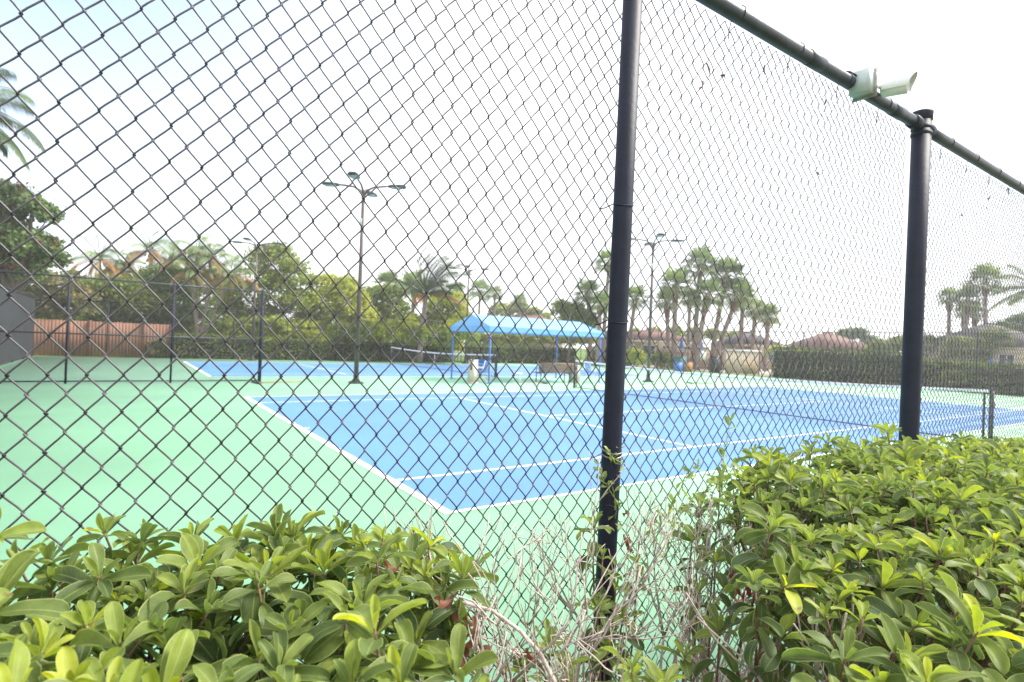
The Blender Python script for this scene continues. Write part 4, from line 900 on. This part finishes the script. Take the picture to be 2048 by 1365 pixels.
def jgrid(a0, a1, b0, b1, st):
    A, B = np.meshgrid(np.arange(a0, a1, st), np.arange(b0, b1, st)); A = A+(np.arange(A.shape[0]) % 2)[:, None]*st/2
    Q = np.stack([A.ravel(), B.ravel()], 1); return Q + rng.uniform(-.42, .42, Q.shape)*st
def hedge_shrub(label, foot, top, bounds, st, Lm, layers, trunks, seed, group='foreground hedge shrubs'):
    t = thing('hedge_shrub', label, 'shrub', tuple(W3(*trunks[0], 0)), 0, group); org = np.array(t.location)
    lv = MB(); br = MB(); tips = []; axes = []; Ls = []; fl = []; 
    for (dz, st_, lf, lowl) in layers:
        Q = jgrid(*bounds, st*st_); Q = Q[[foot(a, b_, dz) for a, b_ in Q]]
        T_ = []; A_ = []; L_ = []; F_ = []
        for a, b_ in Q:
            z = top(a, b_) - dz + rng.normal(0, .022 + .04*(dz > 0)) + .018*math.sin(a*9+b_*5)
            p = W3(a, b_, z)
            if np.linalg.norm(p-CAM) < .50: continue
            tilt = np.array([rng.normal(0, .28), rng.normal(-.08, .28), 1.0]); T_.append(p); A_.append(tilt)
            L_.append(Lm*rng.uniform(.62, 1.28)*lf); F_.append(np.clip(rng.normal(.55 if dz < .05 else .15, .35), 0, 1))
        rosettes(lv, [p-org for p in T_], A_, L_, F_, True); tips += [(p, nrm(a)) for p, a in zip(T_, A_)]
    # woody structure: trunks -> forks -> shoots
    TR = [W3(a, b_, 0) for a, b_ in trunks]; forks = []
    for p in TR:
        for k in range(9):
            off = rng.normal(0, .17, 2); q = p+np.array([off[0], off[1]*.8, rng.uniform(.55, .85)]); q[1] = min(q[1], FY-.10)
            P, rr = trunk_curve(p+np.array([*rng.normal(0, .02, 2), 0]), q, rng.uniform(.008, .014), .006, 8, .12); br.tube(P-org, rr, 7, tone=.5); forks.append(q)
    FK = np.array(forks); nodes = []
    for p, a in tips[::4]:
        q = p-a*.16+np.array([*rng.normal(0, .03, 2), -.05]); j = np.argmin(np.linalg.norm(FK-q, axis=1)); P, rr = trunk_curve(FK[j], q, .0052, .0032, 7, .18); br.tube(P-org, rr, 6); nodes.append(q)
    ND = np.array(nodes)
    for p, a in tips:
        j = np.argmin(np.linalg.norm(ND-(p-a*.1), axis=1)); m_ = p-a*.05; tt = np.linspace(0, 1, 6)[:, None]
        P = (1-tt)**2*ND[j]+2*tt*(1-tt)*(m_-a*.03)+tt**2*p; br.tube(P-org, np.linspace(.0030, .0018, 6), 5)
    br.build('branches', 'stem', t, smooth=True); lv.build('leaves', 'leaf', t, smooth=True)
    return t
def foot_l(a, b_, dz=0): return a < .50*b_+.045+.05*math.sin(b_*14)-(.0 if dz < .05 else .02)
hedge_shrub('glossy green hedge shrub filling the lower left in front of the fence', foot_l, lambda a, b_: 1.655-.398-.03*(1.2-b_)+.045*max(0, min(1, (.12-a)*4))-.16*max(0, a-.15),
            (-1.25, .8, .30, 1.22), .070, .079, ((0, 1.0, 1.0, True), (.10, 1.25, .95, True), (.22, 1.5, .9, True)), [(-.75, .8), (-.3, .75), (.1, .85), (.38, 1.0)], 1)
def amin(b_): return float(np.interp(b_, [.2, .5, .8, 1.0, 1.28], [.58, .86, 1.22, 1.56, 1.92]))
def foot_r(a, b_, dz=0): return a > amin(b_) + .06*math.sin(b_*17+1) + (.03 if dz > .05 else 0) and not (b_ < .30 and a < .9) and not (b_ < .54 and a < 1.4 and rng.random() < .5) and not (math.sin(a*7.3+1)*math.sin(b_*9+a*3) > .72 and dz < .2)
def top_r(a, b_): return 1.655 - .365 - .055*max(0, a-2.0) - .09*(1.24-b_) - .07*max(0, 1.3-a)
hedge_shrub('large glossy hedge shrub filling the lower right below the thick post', foot_r, top_r, (.4, 3.1, .22, 1.23), .073, .078, ((0, 1.0, 1.0, True), (.11, 1.3, .95, True), (.24, 1.7, .9, True)),
            [(1.0, .7), (1.5, .9), (2.0, .9), (1.35, .45), (2.6, .8), (1.95, .5)], 2)
hedge_shrub('hedge shrub continuing along the fence at the far right edge', lambda a, b_, dz=0: a > 3.1, top_r, (3.1, 6.2, .3, 1.23), .085, .090, ((0, 1.0, 1.0, True), (.12, 1.3, .95, True)),
            [(3.5, .8), (4.2, .9), (5.0, .8), (5.7, .8)], 3)

# small sprouting shrubs between the two hedges
def sprout(label, spec, trunk, Lm=.075):
    t = thing('young_shrub', label, 'shrub', tuple(trunk), 0, 'sprouting shrubs in the hedge gap'); org = np.array(trunk); lv = MB(); br = MB()
    tips = []; 
    for (px, py, D, sc_, fl) in spec:
        p = pt(px, py, D); a = nrm(np.array([rng.normal(0, .18), rng.normal(0, .18), 1])); rosettes(lv, [p-org], [a], [Lm*sc_], [fl], True)
        mid_ = org+(p-org)*.6; mid_[:2] = (org+(p-org)*.85)[:2]; tt = np.linspace(0, 1, 9)[:, None]; P = (1-tt)**2*org+2*tt*(1-tt)*mid_+tt**2*p
        P[1:-1] += rng.normal(0, .004, (7, 3)); br.tube(P-org, np.linspace(.0055, .0022, 9), 6)
    br.build('stems', 'stem', t, smooth=True); lv.build('leaves', 'leaf', t, smooth=True)
sprout('leafy shoots climbing beside the foot of the line post', [(1190, 1050, 1.62, 1, .4), (1205, 1110, 1.6, .9, .2), (1232, 1175, 1.58, 1.0, .3), (1195, 1215, 1.5, 1.0, .2), (1245, 1235, 1.5, 1, .3), (1215, 1290, 1.45, 1, .2), (1275, 1120, 1.7, .6, .3)], W3(1.17, 1.13, 0))
sprout('small green shoots low in the gap at the bottom edge, left of the post', [(1100, 1290, 1.2, 1, .4), (1135, 1330, 1.15, .9, .2), (1050, 1345, 1.15, .8, .3)], W3(.68, .85, 0))
sprout('yellowish green shoots at the bottom edge right of the post', [(1265, 1345, 1.02, 1, .6), (1330, 1370, .98, 1, .6), (1300, 1380, 1.1, .9, .3)], W3(.72, .72, 0))
sprout('loose leafy shoots at the left fringe of the right hedge', [(1400, 1010, 2.0, 1, .3), (1440, 965, 2.1, 1, .4), (1385, 1075, 1.75, 1, .4), (1430, 1120, 1.6, 1, .3), (1395, 1185, 1.5, .9, .3), (1370, 1310, 1.15, 1, .5), (1440, 1260, 1.2, 1, .4)], W3(1.25, .95, 0))

# bare twiggy shrub
def bare_shrub(label, roots, tops, seed):
    t = thing('bare_shrub', label, 'shrub', tuple(W3(*roots[0], 0)), 0, 'leafless shrubs in the hedge gap'); org = np.array(t.location); mb = MB(); fine = MB()
    def grow(p, d, ln_, r_, dep, zt):
        k = 5; P = [p]; 
        for i in range(k-1):
            d = nrm(d + rng.normal(0, .14, 3) + np.array([0, 0, .03])); P.append(P[-1]+d*ln_/(k-1))
        P = np.array(P); P[:, 1] = np.minimum(P[:, 1], FY-.065); mb.tube(P-org, np.linspace(max(r_, .0012), max(r_*.68, .0010), k), 6 if dep < 3 else 4, cap=True)
        if dep >= 5 or (P[-1][2] > zt and dep > 2): return
        for c in range(int(rng.integers(2, 4))):
            nd = nrm(d + rng.normal(0, .42, 3)*np.array([1, .6, .7]) + np.array([0, 0, .13])); grow(P[-1] if c else P[-1], nd, ln_*rng.uniform(.55, .82), r_*rng.uniform(.52, .68), dep+1, zt)
        if rng.random() < .6:
            nd = nrm(rng.normal(0, 1, 3)*np.array([1, .6, 1])+np.array([0, 0, .3])); grow(P[2], nd, ln_*.4, r_*.4, max(dep+2, 3), zt)
    for i, (a, b_) in enumerate(roots):
        p = W3(a, b_, 0); m_ = W3(a+rng.normal(0, .05), b_+rng.normal(0, .03), rng.uniform(.38, .52)); P, rr = trunk_curve(p, m_, .010, .0075, 6, .15); mb.tube(P-org, rr, 8)
        for c in range(3): grow(m_, nrm(np.array([rng.normal(0, .45), rng.normal(-.05, .2), 1])), rng.uniform(.27, .36), rng.uniform(.0055, .0090), 1, tops)
    mb.build('branches', 'twig', t, smooth=True)
    return t
bare_shrub('leafless grey twiggy shrub in the gap left of the line post', [(.72, 1.08), (.86, 1.0), (1.00, 1.12), (1.10, 1.0), (.62, .98)], 1.22, 1)
bare_shrub('leafless grey twiggy shrub in the gap right of the line post', [(1.24, 1.10), (1.45, 1.02), (1.60, 1.14)], 1.16, 2)
bare_shrub('pale bare stems showing through the thin near side of the right hedge', [(.92, .55), (1.15, .50), (1.4, .46)], 1.0, 3)
cane = MB(); q = [pt(925, 1205, 1.0), pt(985, 1222, 1.0), pt(1040, 1262, .99), pt(1082, 1310, .98), pt(1112, 1370, .97), pt(1135, 1450, .96)]; tt = np.linspace(0, 5, 26)
cane.tube(np.stack([np.interp(tt, range(6), [v[i] for v in q]) for i in range(3)], 1), np.linspace(.0030, .0044, 26), 8)
e_ = q[-1]; cane.tube([e_, e_+np.array([.01, .03, -.3]), W3(.62, .95, 0)], [.0044, .006, .008], 8)
tag(cane.build('arching_cane', 'twig', smooth=True), 'long pale arching bare cane in front of the twiggy shrub', 'cane')

def dead_leaves(label, spots):
    mb = MB(); P = []; D = []; 
    for (px, py, D_, n) in spots:
        for k in range(n): P.append(pt(px+rng.normal(0, 9), py+rng.normal(0, 14), D_+rng.normal(0, .03))); D.append(nrm(np.array([rng.normal(0, .5), rng.normal(0, .5), -1.0])))
    P = np.array(P); D = np.array(D); n = len(P)
    broad_leaves(mb, P, D, rng.normal(size=(n, 3)), rng.uniform(.035, .065, n), rng.uniform(.015, .026, n), rng.normal(1.2, .8, n), rng.uniform(.5, 1.0, n), np.full(n, .5), np.full(n, .004))
    return tag(mb.build('dead_leaves', 'dead', smooth=True), label, 'dead leaves', kind='stuff')
dead_leaves('curled reddish dead leaves hanging in the shrubs at the edges of the gap', [(905, 1195, 1.05, 3), (935, 1240, 1.05, 4), (950, 1290, 1.1, 4), (1060, 1300, 1.1, 1), (785, 1130, 1.05, 2), (1480, 1140, 1.5, 4), (1255, 1060, 1.6, 3), (1500, 1190, 1.4, 3)])
def vine(label, paths, Lf=.028):
    t = thing('climbing_vine', label, 'vine', (0, 0, 0)); st_ = MB(); lv = MB(); P = []; D = []
    for pth in paths:
        q = np.array([pt(*a) for a in pth]); tt = np.linspace(0, len(q)-1, len(q)*6); Q = np.stack([np.interp(tt, range(len(q)), q[:, i]) for i in range(3)], 1); Q += rng.normal(0, .0018, Q.shape)
        st_.tube(Q, np.linspace(.0018, .0009, len(Q)), 5)
        for k in range(2, len(Q), 1):
            for s in range(2): 
                if rng.random() < .8: P.append(Q[k]); D.append(nrm(rng.normal(size=3)+np.array([0, 0, .5])))
    P = np.array(P); D = np.array(D); n = len(P); L_ = rng.uniform(.6, 1.3, n)*Lf
    broad_leaves(lv, P, D, rng.normal(size=(n, 3))*.6+np.array([0, -.3, .8]), L_, L_*rng.uniform(.28, .45, n), rng.normal(.5, .4, n), rng.uniform(.2, .5, n), rng.uniform(0, 1, n), L_*.02)
    st_.build('stem', 'vine', t, smooth=True); lv.build('leaves', 'vine', t, smooth=True)
vine('thin pale-leaved vine creeping up the lower part of the line post', [[(1222, 1080, 1.80), (1232, 1020, 1.78), (1225, 965, 1.78), (1238, 915, 1.80), (1232, 875, 1.82)], [(1225, 990, 1.78), (1205, 960, 1.76), (1195, 930, 1.76)], [(1232, 930, 1.78), (1218, 905, 1.76)]])
vine('sparse vine on thin stems between the post and the right hedge', [[(1330, 1130, 1.75), (1345, 1050, 1.8), (1385, 1000, 1.85), (1440, 960, 1.9), (1470, 930, 1.95)], [(1400, 1100, 1.8), (1440, 1000, 1.9), (1448, 900, 2.0), (1462, 835, 2.05)], [(1290, 1080, 1.75), (1330, 1040, 1.8), (1370, 960, 1.85), (1400, 930, 1.9)]], .034)
